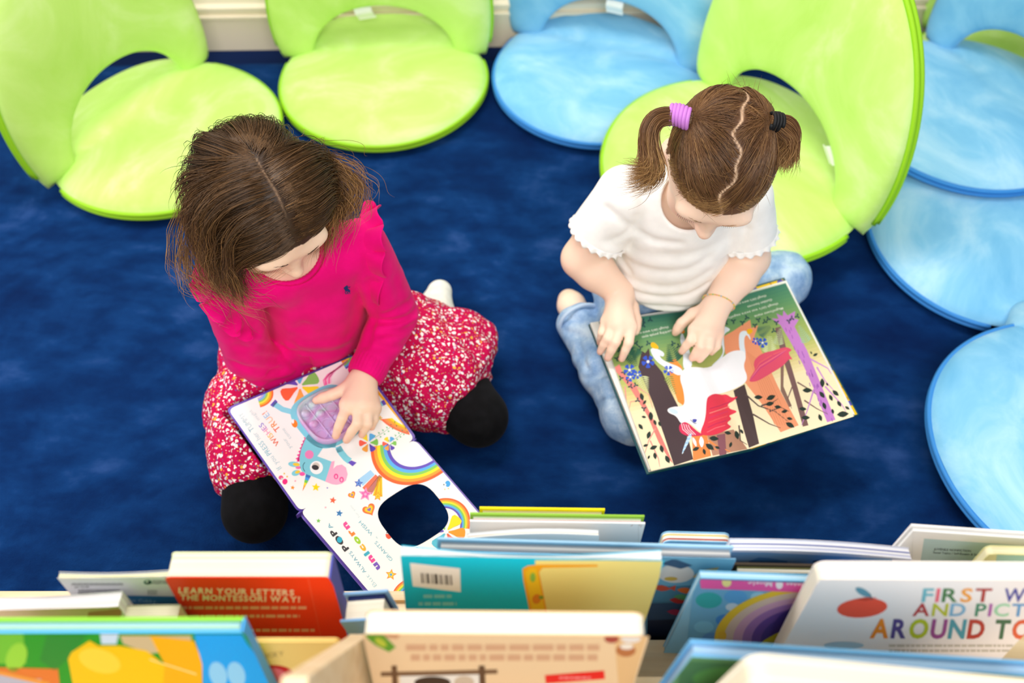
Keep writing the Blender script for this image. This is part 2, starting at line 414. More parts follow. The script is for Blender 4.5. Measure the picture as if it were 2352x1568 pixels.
# rug: plush with brushed streaks, gently rumpled
def rug():
    m, nt, b = new_mat('navy_plush'); co = objcoord(nt)
    n1 = node(nt, 'ShaderNodeTexNoise', Scale=3.2, Detail=7., Roughness=.6, Distortion=1.2); nt.links.new(co, n1.inputs['Vector'])
    mp = node(nt, 'ShaderNodeMapping'); nt.links.new(co, mp.inputs['Vector']); mp.inputs['Scale'].default_value = (7, 13, 1); mp.inputs['Rotation'].default_value = (0, 0, .35)
    n3 = node(nt, 'ShaderNodeTexNoise', Scale=1.3, Detail=5., Roughness=.6); nt.links.new(mp.outputs[0], n3.inputs['Vector'])
    mx = node(nt, 'ShaderNodeMath', operation='MULTIPLY'); nt.links.new(n1.outputs['Fac'], mx.inputs[0]); nt.links.new(n3.outputs['Fac'], mx.inputs[1])
    r = ramp(nt, [(.10, '#031b48'), (.21, '#05285a'), (.30, '#0b356c'), (.45, '#2c4d88')])
    nt.links.new(mx.outputs[0], r.inputs['Fac']); nt.links.new(r.outputs['Color'], b.inputs['Base Color'])
    b.inputs['Roughness'].default_value = .95; b.inputs['Specular IOR Level'].default_value = .08
    b.inputs['Sheen Weight'].default_value = .12; b.inputs['Sheen Tint'].default_value = lin('#3f6fb5'); b.inputs['Sheen Roughness'].default_value = .35
    n2 = node(nt, 'ShaderNodeTexNoise', Scale=380., Detail=2.); nt.links.new(co, n2.inputs['Vector'])
    ad = node(nt, 'ShaderNodeMath', operation='MULTIPLY_ADD'); nt.links.new(n3.outputs['Fac'], ad.inputs[0]); ad.inputs[1].default_value = 1.2; nt.links.new(n2.outputs['Fac'], ad.inputs[2])
    add_bump(nt, b, ad.outputs[0], .5, .004)
    nx, ny = 230, 110; xs = np.linspace(-2.6, 2.6, nx); ys = np.linspace(-.6, 1.925, ny); X, Y = np.meshgrid(xs, ys, indexing='ij')
    Y = Y+.0226*X*np.clip((Y-1.7)/.2, 0, 1)
    Z = np.zeros_like(X)
    g = np.random.default_rng(3)
    for i in range(14):
        f = g.normal(size=2)*A(9, 16); Z += .0004*np.sin(f[0]*X+f[1]*Y+g.uniform(0, 6.3))
    ed = np.minimum(1, np.minimum(np.minimum(X+2.6, 2.6-X), np.minimum(Y+.6, 1.925+.0226*X-Y))/.012)
    Z = Z*ed*np.clip((Y-.56)/.1, 0, 1)-.011*(1-np.clip(ed, 0, 1))**2
    V = np.stack([X, Y, Z], 2).reshape(-1, 3); i = np.arange(nx-1)[:, None]*ny+np.arange(ny-1)[None, :]
    F = np.stack([i, i+ny, i+ny+1, i+1], 2).reshape(-1, 4)
    o = mesh_obj('plush_rug', V, F, m)
    tag(o, 'large navy blue plush rug covering the floor under the children and seats', 'rug')
rug()
# ================= floor chairs ==================================================================
GREEN = plush('lime_plush', '#bce76a', '#c9ee7e', '#def7a6', 4.5, .35, .2, tint='#e8ffb0')
GREEN_TRIM = pmat('lime_zip_tape', '#9bd420', .6, .3)
BLUE = plush('sky_plush', '#6cb4e0', '#86c6ea', '#aedcf4', 5.0, .35, .2, tint='#d5efff')
BLUE_TRIM = pmat('blue_zip_tape', '#3a8bd6', .6, .3)
TAGM = pmat('white_tag', '#f1f1ee', .7, .2)
PULL = pmat('zip_metal', '#8f949a', .35, .5, Metallic=.9)
def chair(name_label, loc, phi, tau, k, mat, trim, tail=(.128, 8), lift=0.0, tagpos=None, group='round plush floor chairs', seed=0, pull=False):
    """hinge line is local x, sitter faces local -y"""
    R, h, a, b, tc, ai, bi = [v*k for v in (.2286, .0775, .2445, .307, .1, .160, .126)]
    Lt, tt = tail[0]*k, math.radians(tail[1]); z0 = .006
    root = empty('floor_chair', loc, phi); tag(root, name_label, 'floor chair', group)
    root.location.z = loc[2]+lift
    # seat outline -------------------------------------------------------
    g = np.random.default_rng(seed)
    c0 = A(0, -h*.75)
    front = [(R*math.sin(t), -h-R*math.cos(t)) for t in np.linspace(-PI, PI, 361)]
    front = [p for p in front if p[1] <= .001]
    x0 = math.sqrt(R*R-h*h)
    tl = [(x0*.97*math.cos(t), max(Lt*math.sin(t), 0)) for t in np.linspace(0, PI, 60)]
    poly = np.array(front+[(x0, 0.012)]+tl+[(-x0, .012)])
    ang = np.unwrap(np.arctan2(poly[:, 1]-c0[1], poly[:, 0]-c0[0])); rad = np.hypot(poly[:, 0]-c0[0], poly[:, 1]-c0[1])
    N = 144; th = np.linspace(-PI, PI, N, endpoint=False)
    order = np.argsort((ang+PI) % (2*PI)); r = np.interp((th+PI), ((ang+PI) % (2*PI))[order], rad[order], period=2*PI)
    r = np.convolve(np.concatenate([r[-2:], r, r[:2]]), [.1, .2, .4, .2, .1], 'valid')
    r *= 1+.006*np.sin(3*th+g.uniform(0, 6))+.004*np.sin(5*th+g.uniform(0, 6))
    rings = np.array([0, .15, .3, .45, .6, .72, .82, .9, .95, .98, 1.0]); T = .029*k
    vs = []; fs = []
    def hz(x, y, rho, s):
        hgt = T*max(0, 1-rho**4)**.6*(1.0 if s > 0 else .8)
        q = z0+T*.8+s*hgt
        if s > 0:
            q -= .006*math.exp(-(y/.012)**2)*(1-rho)**.3 if rho < 1 else 0
            q += .0018*math.sin(23*x+seed)*math.sin(19*y+seed*2)
        if y > 0: q += y*math.tan(tt)
        return q
    for s in (1, -1):
        for q in rings:
            for j in range(N):
                x, y = c0[0]+q*r[j]*math.cos(th[j]), c0[1]+q*r[j]*math.sin(th[j]); vs.append((x, y, hz(x, y, q, s)))
    nr = len(rings)
    for si in range(2):
        for i in range(nr-1):
            for j in range(N):
                f = (si*nr*N+i*N+j, si*nr*N+i*N+(j+1) % N, si*nr*N+(i+1)*N+(j+1) % N, si*nr*N+(i+1)*N+j)
                fs.append(f[::-1] if si == 0 else f)
    mesh_obj('seat', vs, fs, mat, root)
    # zip tape round the front rim
    rim = [(c0[0]+1.0*r[j]*math.cos(th[j]), c0[1]+1.0*r[j]*math.sin(th[j])) for j in range(N)]
    fr = [p for p in rim if p[1] < -.012*k]
    fr.sort(key=lambda p: math.atan2(p[0], -(p[1]-c0[1])))
    zt = MB(); zz = z0+T*.62
    zt.tube([(x*1.006, c0[1]+(y-c0[1])*1.006, zz+.003) for x, y in fr], .0042*k, 6); zt.tube([(x*1.004, c0[1]+(y-c0[1])*1.004, zz-.007) for x, y in fr], .0040*k, 6)
    tp = zt.build('zipper', trim, root, True, ink=False)
    if pull:
        x, y = fr[6]; MB().box((x*1.02-.006, y*1.02-.004, zz-.004), (.018, 0, 0), (0, .008, 0), (0, 0, .008)).build('zipper_pull', PULL, tp, ink=False)
    # back: horseshoe cushion ----------------------------------------------
    nu = 72; nw = 28; u = np.linspace(0, 1, nu); t0 = math.asin(tc/b); Tb = .023*k
    vs = []; up = A(0, math.cos(tau), math.sin(tau)); bn = A(0, -math.sin(tau), math.cos(tau))
    for i, q in enumerate(u):
        to = -t0+(PI+2*t0)*q; po = A(-a*math.cos(to), tc+b*math.sin(to)); ti = PI*q; pi_ = A(-ai*math.cos(ti), bi*math.sin(ti))
        e = min(1, min(q, 1-q)/.045); e = math.sqrt(max(0, 1-(1-e)**2))*.9+.1
        for w in range(nw):
            an = 2*PI*w/nw; v = .5-.5*math.cos(an); hh = Tb*e*math.copysign(abs(math.sin(an))**.62, math.sin(an))
            hh += .0015*math.sin(11*q+seed+5*v)*e
            p = pi_+(po-pi_)*v; vs.append(A(p[0], 0, z0+T)+up*(p[1]-.008*k)+bn*hh+A(0, .008, 0))
    fs = [(i*nw+w, i*nw+(w+1) % nw, (i+1)*nw+(w+1) % nw, (i+1)*nw+w) for i in range(nu-1) for w in range(nw)]
    fs += [tuple(range(nw))[::-1], tuple(range((nu-1)*nw, nu*nw))]
    bk = mesh_obj('backrest', vs, fs, mat, root)
    zb = MB()
    for off in (-.004, .006):
        path = []
        for q in u[2:-2]:
            to = -t0+(PI+2*t0)*q; po = A(-a*math.cos(to)*1.008, tc+b*math.sin(to)*1.008); path.append(A(po[0], .008, z0+T)+up*(po[1]-.008*k)-bn*(off+.004))
        zb.tube(path, .0042*k, 6)
    zb.build('zipper', trim, bk, True, ink=False)
    if tagpos is not None:
        q, s = tagpos; ti = PI*q; p = A(-ai*math.cos(ti), bi*math.sin(ti)); o = A(p[0], .008, z0+T)+up*(p[1]-.008*k)
        tdir = nrm(A(math.sin(ti), 0, 0)+up*math.cos(ti)*.6); ou = nrm(A(p[0]*.9, 0, 0)+up*p[1])
        n_ = 6; pts = [o-ou*(.034*w/n_)+bn*(.006*math.sin(w*.8)) for w in range(n_+1)]
        tv = [p_+tdir*d for p_ in pts for d in (-.019, .019)]
        tv += [p_-bn*.0012 for p_ in tv]
        m_ = 2*(n_+1); tf = []
        for w in range(n_): tf += [(2*w, 2*w+1, 2*w+3, 2*w+2), (m_+2*w, m_+2*w+2, m_+2*w+3, m_+2*w+1)]
        mesh_obj('care_tag', tv, tf, TAGM, bk, True)
    return root
chair('lime green floor chair at left, its high back behind the girl in pink', (-.797, 1.664, 0), 1.058, 1.43, 1.045, GREEN, GREEN_TRIM, (.128, 6), seed=1)
chair('lime green floor chair against the skirting board, white tag in its arch', (-.286, 1.885, 0), .027, 1.50, .985, GREEN, GREEN_TRIM, (.100, 25), tagpos=(.42, 1), seed=2)
chair('sky blue floor chair against the skirting board, beside the green one with the tag', (.216, 1.893, 0), -.36, 1.42, 1.0, BLUE, BLUE_TRIM, (.100, 22), tagpos=(.5, 1), seed=3)
chair('lime green floor chair right behind the girl in the white top', (.517, 1.513, 0), -1.09, 1.486, 1.145, GREEN, GREEN_TRIM, (.130, 6), lift=.048, tagpos=(.78, 1), seed=4)
chair('sky blue floor chair stacked on another blue seat at the upper right edge', (1.01, 1.665, 0), -1.13, 1.40, 1.03, BLUE, BLUE_TRIM, (.135, 4), lift=.052, seed=5)
chair('sky blue floor chair lying under the stacked blue chair, zip pull at its corner', (.99, 1.285, 0), -2.16, .75, 1.035, BLUE, BLUE_TRIM, (.128, 4), seed=6, pull=True)
chair('sky blue floor chair nearest the bookcase at the right edge', (1.0, .835, 0), -1.57, 1.25, 1.09, BLUE, BLUE_TRIM, (.128, 4), lift=.03, seed=7)
chair('lime green floor chair half hidden behind the blue chairs by the wall', (1.16, 1.90, 0), -.42, 1.40, 1.0, GREEN, GREEN_TRIM, (.100, 22), seed=8)
# ================= the pop-it board book in the pink girl's lap =================================
M_BOARD = pmat('board_core', '#e9dfcf', .7, .2)
M_PURPLE = pmat('purple_cover', '#6a4fc0', .35, .45)
def quadmap(TL, TR, BR, BL):
    """bilinear sheet from its four corners"""
    return lambda s, t: (TL*(1-s)+TR*s)*(1-t)+(BL*(1-s)+BR*s)*t
Z8 = (2.0905, 460, 650); Z9 = (6.533, 620, 1000); Z10 = (4.9, 760, 1080); Z11 = (7.84, 660, 850)
RAIN = ['#6a55c0', '#5fb4f0', '#8ad060', '#ffe42e', '#ffa53c', '#ff6a35']
def popbook():
    # the open spread is nearly level, carried on the girl's thighs
    o = P(690, 1174, .135); a = P(524, 940, .148); c = P(952, 1008, .137)
    n = nrm(np.cross(a-o, c-o)); n = n if n[2] > 0 else -n
    f = lambda u, v, lift=0.: onplane(u, v, o+n*lift, n)
    root = empty('board_book', tuple(f(740, 1120)))
    tag(root, 'open white board book with rainbow unicorn spread and pop bubble toy in pink girl lap', 'book')
    def hole_pts(cx, cy, ex, ey, m=40, p=3.2):
        out = []
        for t in np.linspace(0, 2*PI, m, endpoint=False):
            x = math.copysign(abs(math.cos(t))**(2/p), math.cos(t)); y = math.copysign(abs(math.sin(t))**(2/p), math.sin(t))
            out.append((cx+ex[0]*x+ey[0]*y, cy+ex[1]*x+ey[1]*y))
        return out
    HOLE = hole_pts(949, 1184, (-40, -52), (60, -38))
    def rr(q, r=.06):      # round the outer corners of a four-point page a little
        out = []; m = len(q)
        for i in range(m):
            p0, p1, p2 = map(A, (q[i-1], q[i], q[(i+1) % m]))
            for t in (0, .25, .5, .75, 1):
                e0, e1 = p1+(p0-p1)*r, p1+(p2-p1)*r
                out.append(tuple((1-t)**2*e0+2*t*(1-t)*p1+t*t*e1))
        return out
    PA = [(524, 940), (812, 817), (952, 1008), (690, 1174)]; PB = [(690, 1174), (952, 1008), (1167, 1256), (878, 1394)]
    def slab(outer, holes, z0, z1, mat, name, col=None, art=None, parent=root):
        q = [[Vector((p[0], p[1], 0)) for p in outer]]+[[Vector((p[0], p[1], 0)) for p in h] for h in holes]
        tr = tessellate_polygon(q); flat = [p for l in ([outer]+holes) for p in l]
        mb = MB(); N_ = len(flat)
        vs = [f(p[0], p[1], z1) for p in flat]+[f(p[0], p[1], z0) for p in flat]
        fs = [tuple(t) for t in tr]+[tuple(N_+i for i in t[::-1]) for t in tr]; b = 0
        for l in [outer]+holes:
            m = len(l); fs += [(b+i, b+(i+1) % m, N_+b+(i+1) % m, N_+b+i) for i in range(m)]; b += m
        mb.add(vs, fs, col or '#ffffff')
        if art is not None: art.bake(mb)
        return mb.build(name, mat, parent, False, local=False)
    PCOL = '#fbfaf7'
    def art(zoff): return Art(lambda u, v, l: f(u, v, zoff+l))
    # --- upper page (carries the toy) ---
    aA = art(.0)
    aA.frame(*Z8)
    aA.poly([(555, 392), (650, 362), (672, 402), (702, 420), (712, 398), (745, 372), (715, 338), (690, 340)], '#ffffff', 1)
    aA.arcs((658, 345), (90, -20), (14, 78), .35, 1.0, -.25, 1.25, RAIN[::-1], 2)
    aA.poly([(548, 400), (640, 360), (655, 352), (640, 372), (560, 402)], '#ffb42a', 2)
    for i, cc in enumerate(['#ff8fc4', '#ff5fae', '#ffc2de', '#ff6fb5', '#ffd9ea']):
        aA.line([(598+i*7, 492-i*3), (592+i*9, 466-i*4), (612+i*9, 440-i*5), (650+i*9, 416-i*6), (690+i*5, 384-i*4)], 8, cc, 2)
    for an, cc in ((-2.62, '#6d53c4'), (-1.62, '#62bdf2'), (-.52, '#8ed168'), (.38, '#ffe733'), (1.52, '#ffb056'), (2.62, '#ff6a45')):
        aA.petal((478, 495), an, 12, 98 if an not in (-1.62,) else 80, 32, cc, 2)
    aA.ell((478, 495), 13, 13, '#ffffff', 3)
    aA.arcs((268, 528), (76, -28), (34, 64), .34, 1.0, -.15, 1.75, ['#c9b6e6', '#7fbdf0', '#a0d66a', '#fff04d', '#ffb63f', '#ff7a3c'], 2)
    aA.poly([(336, 585), (360, 558), (372, 570), (350, 596)], '#6d53c4', 2)
    aA.line([(352, 578), (395, 606), (440, 618), (480, 612)], 26, '#8fdcee', 2)
    aA.line([(880, 575), (852, 588), (835, 596)], 22, '#8fdcee', 2); aA.line([(888, 570), (874, 578)], 24, '#6d53c4', 3)
    aA.line([(846, 515), (990, 690)], 12, '#ffb92a', 2)
    aA.arcs((990, 640), (-30, 74), (-150, -60), .55, 1.0, -.3, .75, ['#ffe42e', '#ffb23a', '#ff9a5c', '#ff7a50'], 2)
    for cx, cy, r in ((863, 648, 14),):
        aA.star((cx, cy), r, '#ffb02a', 3, .2); aA.star((cx, cy), r*.55, '#ffe94a', 4, .2); aA.star((cx, cy), r*.3, '#4db7ee', 5, .2)
    aA.line([(838, 742), (880, 716), (934, 676)], 2, '#8fc7a0', 2); aA.line([(905, 765), (950, 738), (985, 705)], 2, '#8fc7a0', 2)
    for t in np.linspace(0, 1, 6):
        for (x0, y0), (x1, y1) in (((838, 742), (934, 676)), ((905, 765), (985, 705))):
            x, y = x0+(x1-x0)*t, y0+(y1-y0)*t; aA.poly([(x-5, y-14), (x+5, y-12), (x+1, y-3)], '#7fc893', 2); aA.poly([(x+6, y+14), (x+14, y+9), (x+5, y+3)], '#7fc893', 2)
    for k, (c, r) in enumerate((((808, 766), 46), ((908, 770), 34))):
        for i, cc in enumerate(['#5fb4f0', '#8ad060', '#6a4fc0', '#ffae4a', '#ff6a55', '#ffe13a']):
            aA.petal(c, -1.1+i*PI/3, 8, r, r*.33, cc, 5)
        aA.ell(c, r*.17, r*.17, '#ffffff', 6)
    # unicorn body, head (upside down for us)
    TE = '#86d6e6'
    aA.poly([(x, y) for x, y in hole_pts(616, 640, (-92, -113), (134, -76))], TE, 3, )
    aA.frame(*Z9)
    aA.poly([(560, 0), (520, 80), (470, 200), (445, 330), (450, 470), (480, 540), (530, 570), (830, 688), (925, 390), (710, 310), (800, 180), (985, 180), (1010, 30), (900, -60), (620, -60)], TE, 3)
    aA.poly([(925, 390), (970, 380), (950, 500), (1000, 450), (1080, 435), (1140, 480), (1165, 580), (1140, 670), (1080, 720), (1000, 738), (930, 728), (830, 688)], '#ffb4d2', 4)
    for c in ((992, 612), (1075, 660)):
        aA.ell(c, 34, 42, '#f2559c', 5); aA.ell((c[0], c[1]+4), 15, 24, '#ffb4d2', 6)
    aA.ell((698, 480), 98, 100, '#ffffff', 4); aA.ell((690, 458), 56, 56, '#d9cfc4', 5); aA.ell((680, 478), 54, 38, '#3d3b3e', 6, .25)
    aA.ell((590, 285), 66, 66, '#f48ac0', 4)
    aA.line([(525, 400), (497, 440), (497, 490), (522, 538)], 10, '#2f6272', 4)
    for i in range(7):
        x, y = 520-i*22-i*i*-.3, 30+i*52; aA.poly([(x+60, y-36), (x-16, y), (x+34, y+48)], '#ff4fa3', 2)
    aA.poly([(540, 0), (470, 160), (440, 300), (400, 390), (450, 390), (490, 200), (570, 20)], '#ff4fa3', 2)
    aA.ell((360, 430), 86, 40, '#86d6e6', 4, .1); aA.ell((395, 433), 52, 24, '#ffd23a', 5, .1)
    aA.ell((390, 560), 66, 42, '#86d6e6', 4, -.3); aA.ell((415, 546), 40, 22, '#ffd23a', 5, -.3); aA.ell((485, 575), 42, 30, '#ff5fae', 4); aA.ell((425, 480), 40, 22, '#ff7ab8', 3)
    for i, cc in enumerate(['#3f78c4', '#4aa6ee', '#7ed957', '#ffe02e', '#ffb02e', '#ff7a3a']):
        t0, t1 = i/6, (i+1)/6; L0, L1 = A(540, 575), A(490, 825); R0, R1 = A(615, 605), A(492, 828)
        aA.poly([L0+(L1-L0)*t0, R0+(R1-R0)*t0, R0+(R1-R0)*t1, L0+(L1-L0)*t1], cc, 4)
    aA.line([(1025, 180), (1080, 270), (1140, 340), (1200, 385)], 95, TE, 3); aA.poly([(1170, 405), (1222, 372), (1300, 405), (1240, 460)], '#6d53c4', 4)
    aA.poly([(985, 180), (1060, 150), (1100, 230), (1010, 260)], TE, 3)
    aA.star((690, 775), 66, '#ffe100', 4, .1); aA.star((340, 780), 34, '#ff9a2e', 4, .2); aA.star((862, 785), 16, '#8a78c8', 4); aA.star((380, 680), 18, '#ffa6b8', 4)
    aA.ell((225, 690), 38, 44, '#ff2f86', 4, .3); aA.ell((165, 630), 36, 32, '#f2608a', 4); aA.ell((180, 648), 15, 14, '#ffffff', 5); aA.ell((180, 650), 7, 7, '#333333', 6)
    for x, y in ((215, 570), (258, 615)): aA.star((x, y), 18, '#ffc23a', 4)
    # big rainbow lying over the spine, upper half
    def rainbow(ar):
        ar.frame(*Z10); ar.arcs((1010, -375), (-560, 110), (-40, 528), .62, 1.0, .0, 2.75, RAIN, 4, 60)
    aA.frame(*Z11)
    aA.ell((130, 960), 52, 72, '#ff8a2e', 4, -.3); aA.ell((100, 920), 22, 40, '#ffffff', 5)
    cyan = '#4fa9bf'
    aA.frame(*Z8)
    aA.text('If you PRESS her TUMMY', (392, 886), (200, 618), 26, ['#a9cfd8', '#a9cfd8', '#b9d5dc', '#b9d5dc', '#b9d5dc', '#7cc0d0', '#7cc0d0', '#7cc0d0', '#7cc0d0', '#7cc0d0', '#b9d5dc', '#b9d5dc', '#b9d5dc', cyan], 3, -.004)
    aA.text('your', (440, 790), (408, 742), 18, '#c3d7db', 3, -.006)
    aA.text('WISHES', (382, 768), (298, 668), 26, ['#f2622e', '#f79a2e', '#ffc42e', '#f7a0c0', '#c87ad0', '#8a7ad8'], 3, .004)
    aA.text('might', (286, 652), (244, 606), 18, '#c3d7db', 3, -.006)
    aA.text('come', (438, 742), (402, 694), 18, '#c3d7db', 3, -.006)
    aA.text('TRUE!', (386, 700), (318, 612), 30, ['#f2622e', '#f7902e', '#ffc8a0', '#a8d0f0', '#f0a08a'], 3, .006)
    # --- lower page (with the hole) ---
    aB = art(.0); aB.frame(*Z10)
    rainbow_cut = [(0, 0)]
    for x0, y0, x1, y1, w0, w1, cc in ((470, 20, 330, 140, 70, 90, '#a9d6f7'), (520, 60, 375, 215, 46, 60, '#f77a5a'), (560, 60, 430, 250, 40, 70, '#c77a72'), (555, 70, 525, 290, 44, 110, '#ffd02a')):
        aB.line([(x0, y0), (x1, y1)], [w0, w1], cc, 3)
    aB.line([(545, 80), (500, 280)], [8, 20], '#f0a020', 4); aB.line([(560, 80), (560, 290)], [8, 20], '#f0b020', 4)
    for c, r, c1, c2, c3 in (((312, 145), 52, '#4a5cc0', '#7fb6f2', '#4a5cc0'), ((388, 268), 82, '#ff9ac8', '#ff5fae', '#ffb6d8'), ((528, 290), 56, '#f0a020', '#ffe13a', '#f0a020')):
        aB.star(c, r, c1, 5, .1); aB.star(c, r*.62, c2, 6, .1); aB.star(c, r*.3, c3, 7, .1)
    aB.star((96, 482), 42, '#5fb0ee', 3, .15)
    aB.frame(*Z9)
    aB.star((945, 970), 54, '#ff6a45', 3, .2); aB.star((1040, 1165), 52, '#62b4f2', 3, .2); aB.star((728, 1278), 36, '#7cc85a', 3, .1); aB.star((835, 1078), 20, '#ffb6c0', 3); aB.star((430, 945), 24, '#7a68b8', 3)
    for c, r in (((1232, 890), 58), ((1490, 1110), 100)):
        for k, cc in ((1, '#ff7a3a'), (.66, '#ffcf2e'), (.3, '#8a68c8')): aB.heart(c, r*k, cc, 3+int((1-k)*6), -.5)
    aB.frame(*Z10)
    aB.ell((1315, 150), 30, 36, '#4aa8e8', 3); aB.ell((1275, 160), 24, 18, '#e8f2f8', 4); aB.ell((1272, 160), 7, 7, '#333333', 5)
    for p in ((1283, 212), (1322, 203)): aB.star(p, 10, '#ffc23a', 3)
    aB.ell((652, 725), 36, 46, '#ff5a3a', 3); aB.ell((632, 700), 18, 16, '#ffffff', 4); aB.ell((630, 702), 7, 7, '#333333', 5)
    aB.arcs((1235, 640), (330, 0), (60, -330), .66, 1.0, -.05, 1.85, RAIN, 3, 30)
    for an, cc in ((-.85, '#ffe81e'), (.12, '#ffa22e'), (1.05, '#ff6a45'), (2.2, '#5cc4dc'), (3.3, '#6d53c4'), (-2.1, '#8ed168')):
        aB.petal((1297, 688), an, 26, 215, 66, cc, 5)
    aB.ell((1297, 688), 27, 27, '#ffffff', 6)
    aB.arcs((1010, 830), (-110, 70), (75, 110), .4, 1.0, .1, 1.5, ['#6a55c0', '#5fb4f0', '#8ad060', '#ffe42e', '#ffa53c'], 3, 16)
    aB.arcs((905, 1450), (-225, -20), (40, -235), .55, 1.0, -.25, 1.2, RAIN, 3, 26)
    aB.star((676, 1172), 66, '#ff9a2e', 3, .15); aB.star((676, 1172), 44, '#ffe13a', 4, .15); aB.star((676, 1172), 22, '#4aa8e8', 5, .15)
    aB.star((608, 1455), 46, '#ff9a2e', 3, .1); aB.star((608, 1455), 28, '#ffe13a', 4, .1)
    aB.text('But', (520, 1290), (420, 1165), 46, '#b9dbe2', 3, -.004)
    aB.text('ALWAYS', (400, 1140), (230, 905), 40, cyan, 3, .0)
    aB.text('POP', (205, 880), (30, 655), 62, ['#39373a', '#39373a', '#39373a'], 3, .045); aB.ell((98, 780), 30, 34, '#2fb0cc', 4)
    aB.text('A', (30, 640), (-20, 590), 42, cyan, 3, .0)
    aB.text('unicorn', (560, 1095), (165, 575), 66, ['#7a56c0', '#f0489a', '#3fb2cc', '#ffb82a', '#a6d72e', '#ff8a2e', '#f0509c'], 3, .06)
    aB.text('GRANTS', (700, 1000), (515, 790), 40, '#6fbccd', 3, .0); aB.text('a', (530, 762), (510, 740), 18, '#a9cfd8', 3)
    aB.text('WISH', (478, 712), (338, 562), 40, '#6fbccd', 3, .0); aB.text('for you', (330, 520), (230, 392), 26, '#c3dbe0', 3, -.006)
    # rainbow split at the spine line
    def halfplane(poly, keep):
        p, q = A(690, 1174), A(952, 1008); nn = A(-(q-p)[1], (q-p)[0])*keep; out = []
        m = len(poly)
        for i in range(m):
            a_, b_ = poly[i], poly[(i+1) % m]; da, db = np.dot(a_-p, nn), np.dot(b_-p, nn)
            if da >= 0: out.append(a_)
            if (da >= 0) != (db >= 0): out.append(a_+(b_-a_)*da/(da-db))
        return [out] if len(out) > 2 else []
    def inquad(Q):
        Q = [A(*q) for q in Q]; cen = sum(Q)/len(Q)
        def f_(poly):
            for i in range(len(Q)):
                p, q = Q[i], Q[(i+1) % len(Q)]; nn = A(-(q-p)[1], (q-p)[0]); nn = nn if np.dot(cen-p, nn) > 0 else -nn; out = []
                for j in range(len(poly)):
                    a_, b_ = poly[j], poly[(j+1) % len(poly)]; da, db = np.dot(a_-p, nn), np.dot(b_-p, nn)
                    if da >= 0: out.append(a_)
                    if (da >= 0) != (db >= 0): out.append(a_+(b_-a_)*da/(da-db))
                poly = out
                if len(poly) < 3: return []
            return [poly]
        return f_
    rb1, rb2 = art(.0), art(.0); rainbow(rb1); rainbow(rb2)
    ext = lambda q: q
    def hcut(fn, H):
        """also keep print off the hole: drop pieces whose centre lies in it, after fine splitting"""
        H = [A(*p) for p in H]
        def inside(p):
            c = False; j = len(H)-1
            for i in range(len(H)):
                if (H[i][1] > p[1]) != (H[j][1] > p[1]) and p[0] < (H[j][0]-H[i][0])*(p[1]-H[i][1])/(H[j][1]-H[i][1])+H[i][0]: c = not c
                j = i
            return c
        def sub(poly, d):
            if len(poly) < 3: return []
            ins = [inside(p) for p in poly]; cen = sum(poly)/len(poly)
            if not any(ins) and not inside(cen): return [poly]
            if all(ins): return []
            if d == 0: return [] if inside(cen) else [poly]
            out = []; m = len(poly)
            for i in range(m):
                a_, b_ = poly[i], poly[(i+1) % m]
                out += sub([a_, (a_+b_)/2, cen], d-1)+sub([(a_+b_)/2, b_, cen], d-1)
            return out
        return lambda poly: [r for q in fn(poly) for r in sub(q, 4)]
    QA, QB = inquad(PA), inquad(PB); QBh = hcut(QB, HOLE)
    cov = MB()
    # covers (purple boards) below the pages
    CA = [(518, 938), (814, 812), (958, 1006), (686, 1178)]; CB = [(686, 1180), (956, 1008), (1174, 1258), (873, 1401)]
    slab(rr(CB, .05), [HOLE], -.0165, -.0145, M_PURPLE, 'cover'); slab(rr(CA, .05), [], -.0165, -.0145, M_PURPLE, 'cover')
    MB().prism([f(680, 1183, -.010), f(692, 1168, -.010), f(956, 1006, -.010), f(948, 1016, -.010)], n*-.011).build('spine', M_PURPLE, root, local=False, ink=False)
    slab(rr(PB, .05), [HOLE], -.0142, -.0075, M_BOARD, 'page_block'); slab(rr(PA, .05), [], -.0142, -.0075, M_BOARD, 'page_block')
    slab(rr(PB, .05), [HOLE], -.0070, -.0030, PRINT, 'page', '#8fd0dc')
    top = MB(); 
    def page(outer, holes, arts, cuts, name):
        q = [[Vector((p[0], p[1], 0)) for p in outer]]+[[Vector((p[0], p[1], 0)) for p in h] for h in holes]
        tr = tessellate_polygon(q); flat = [p for l in ([outer]+holes) for p in l]; N_ = len(flat); mb = MB()
        vs = [f(p[0], p[1], 0) for p in flat]+[f(p[0], p[1], -.0026) for p in flat]
        fs = [tuple(t) for t in tr]+[tuple(N_+i for i in t[::-1]) for t in tr]; b = 0
        for l in [outer]+holes:
            m = len(l); fs += [(b+i, b+(i+1) % m, N_+b+(i+1) % m, N_+b+i) for i in range(m)]; b += m
        mb.add(vs, fs, PCOL)
        for ar, cut in zip(arts, cuts): ar.bake(mb, cut)
        return mb.build(name, PRINT, root, False, local=False)
    page(rr(PA, .05), [], [aA, rb1], [QA, QA], 'page'); page(rr(PB, .05), [HOLE], [aB, rb2], [QBh, QBh], 'page')
    # --- the silicone pop toy set in the upper page ---
    m, nt, b = new_mat('marbled_silicone'); co = objcoord(nt); n1 = node(nt, 'ShaderNodeTexNoise', Scale=18., Detail=2., Distortion=.8); nt.links.new(co, n1.inputs['Vector'])
    r_ = ramp(nt, [(.3, '#c9b2e4'), (.42, '#d9a4d8'), (.5, '#cfc0e2'), (.6, '#bfdcd8'), (.72, '#a9d2cd')]); nt.links.new(n1.outputs['Fac'], r_.inputs['Fac']); nt.links.new(r_.outputs['Color'], b.inputs['Base Color'])
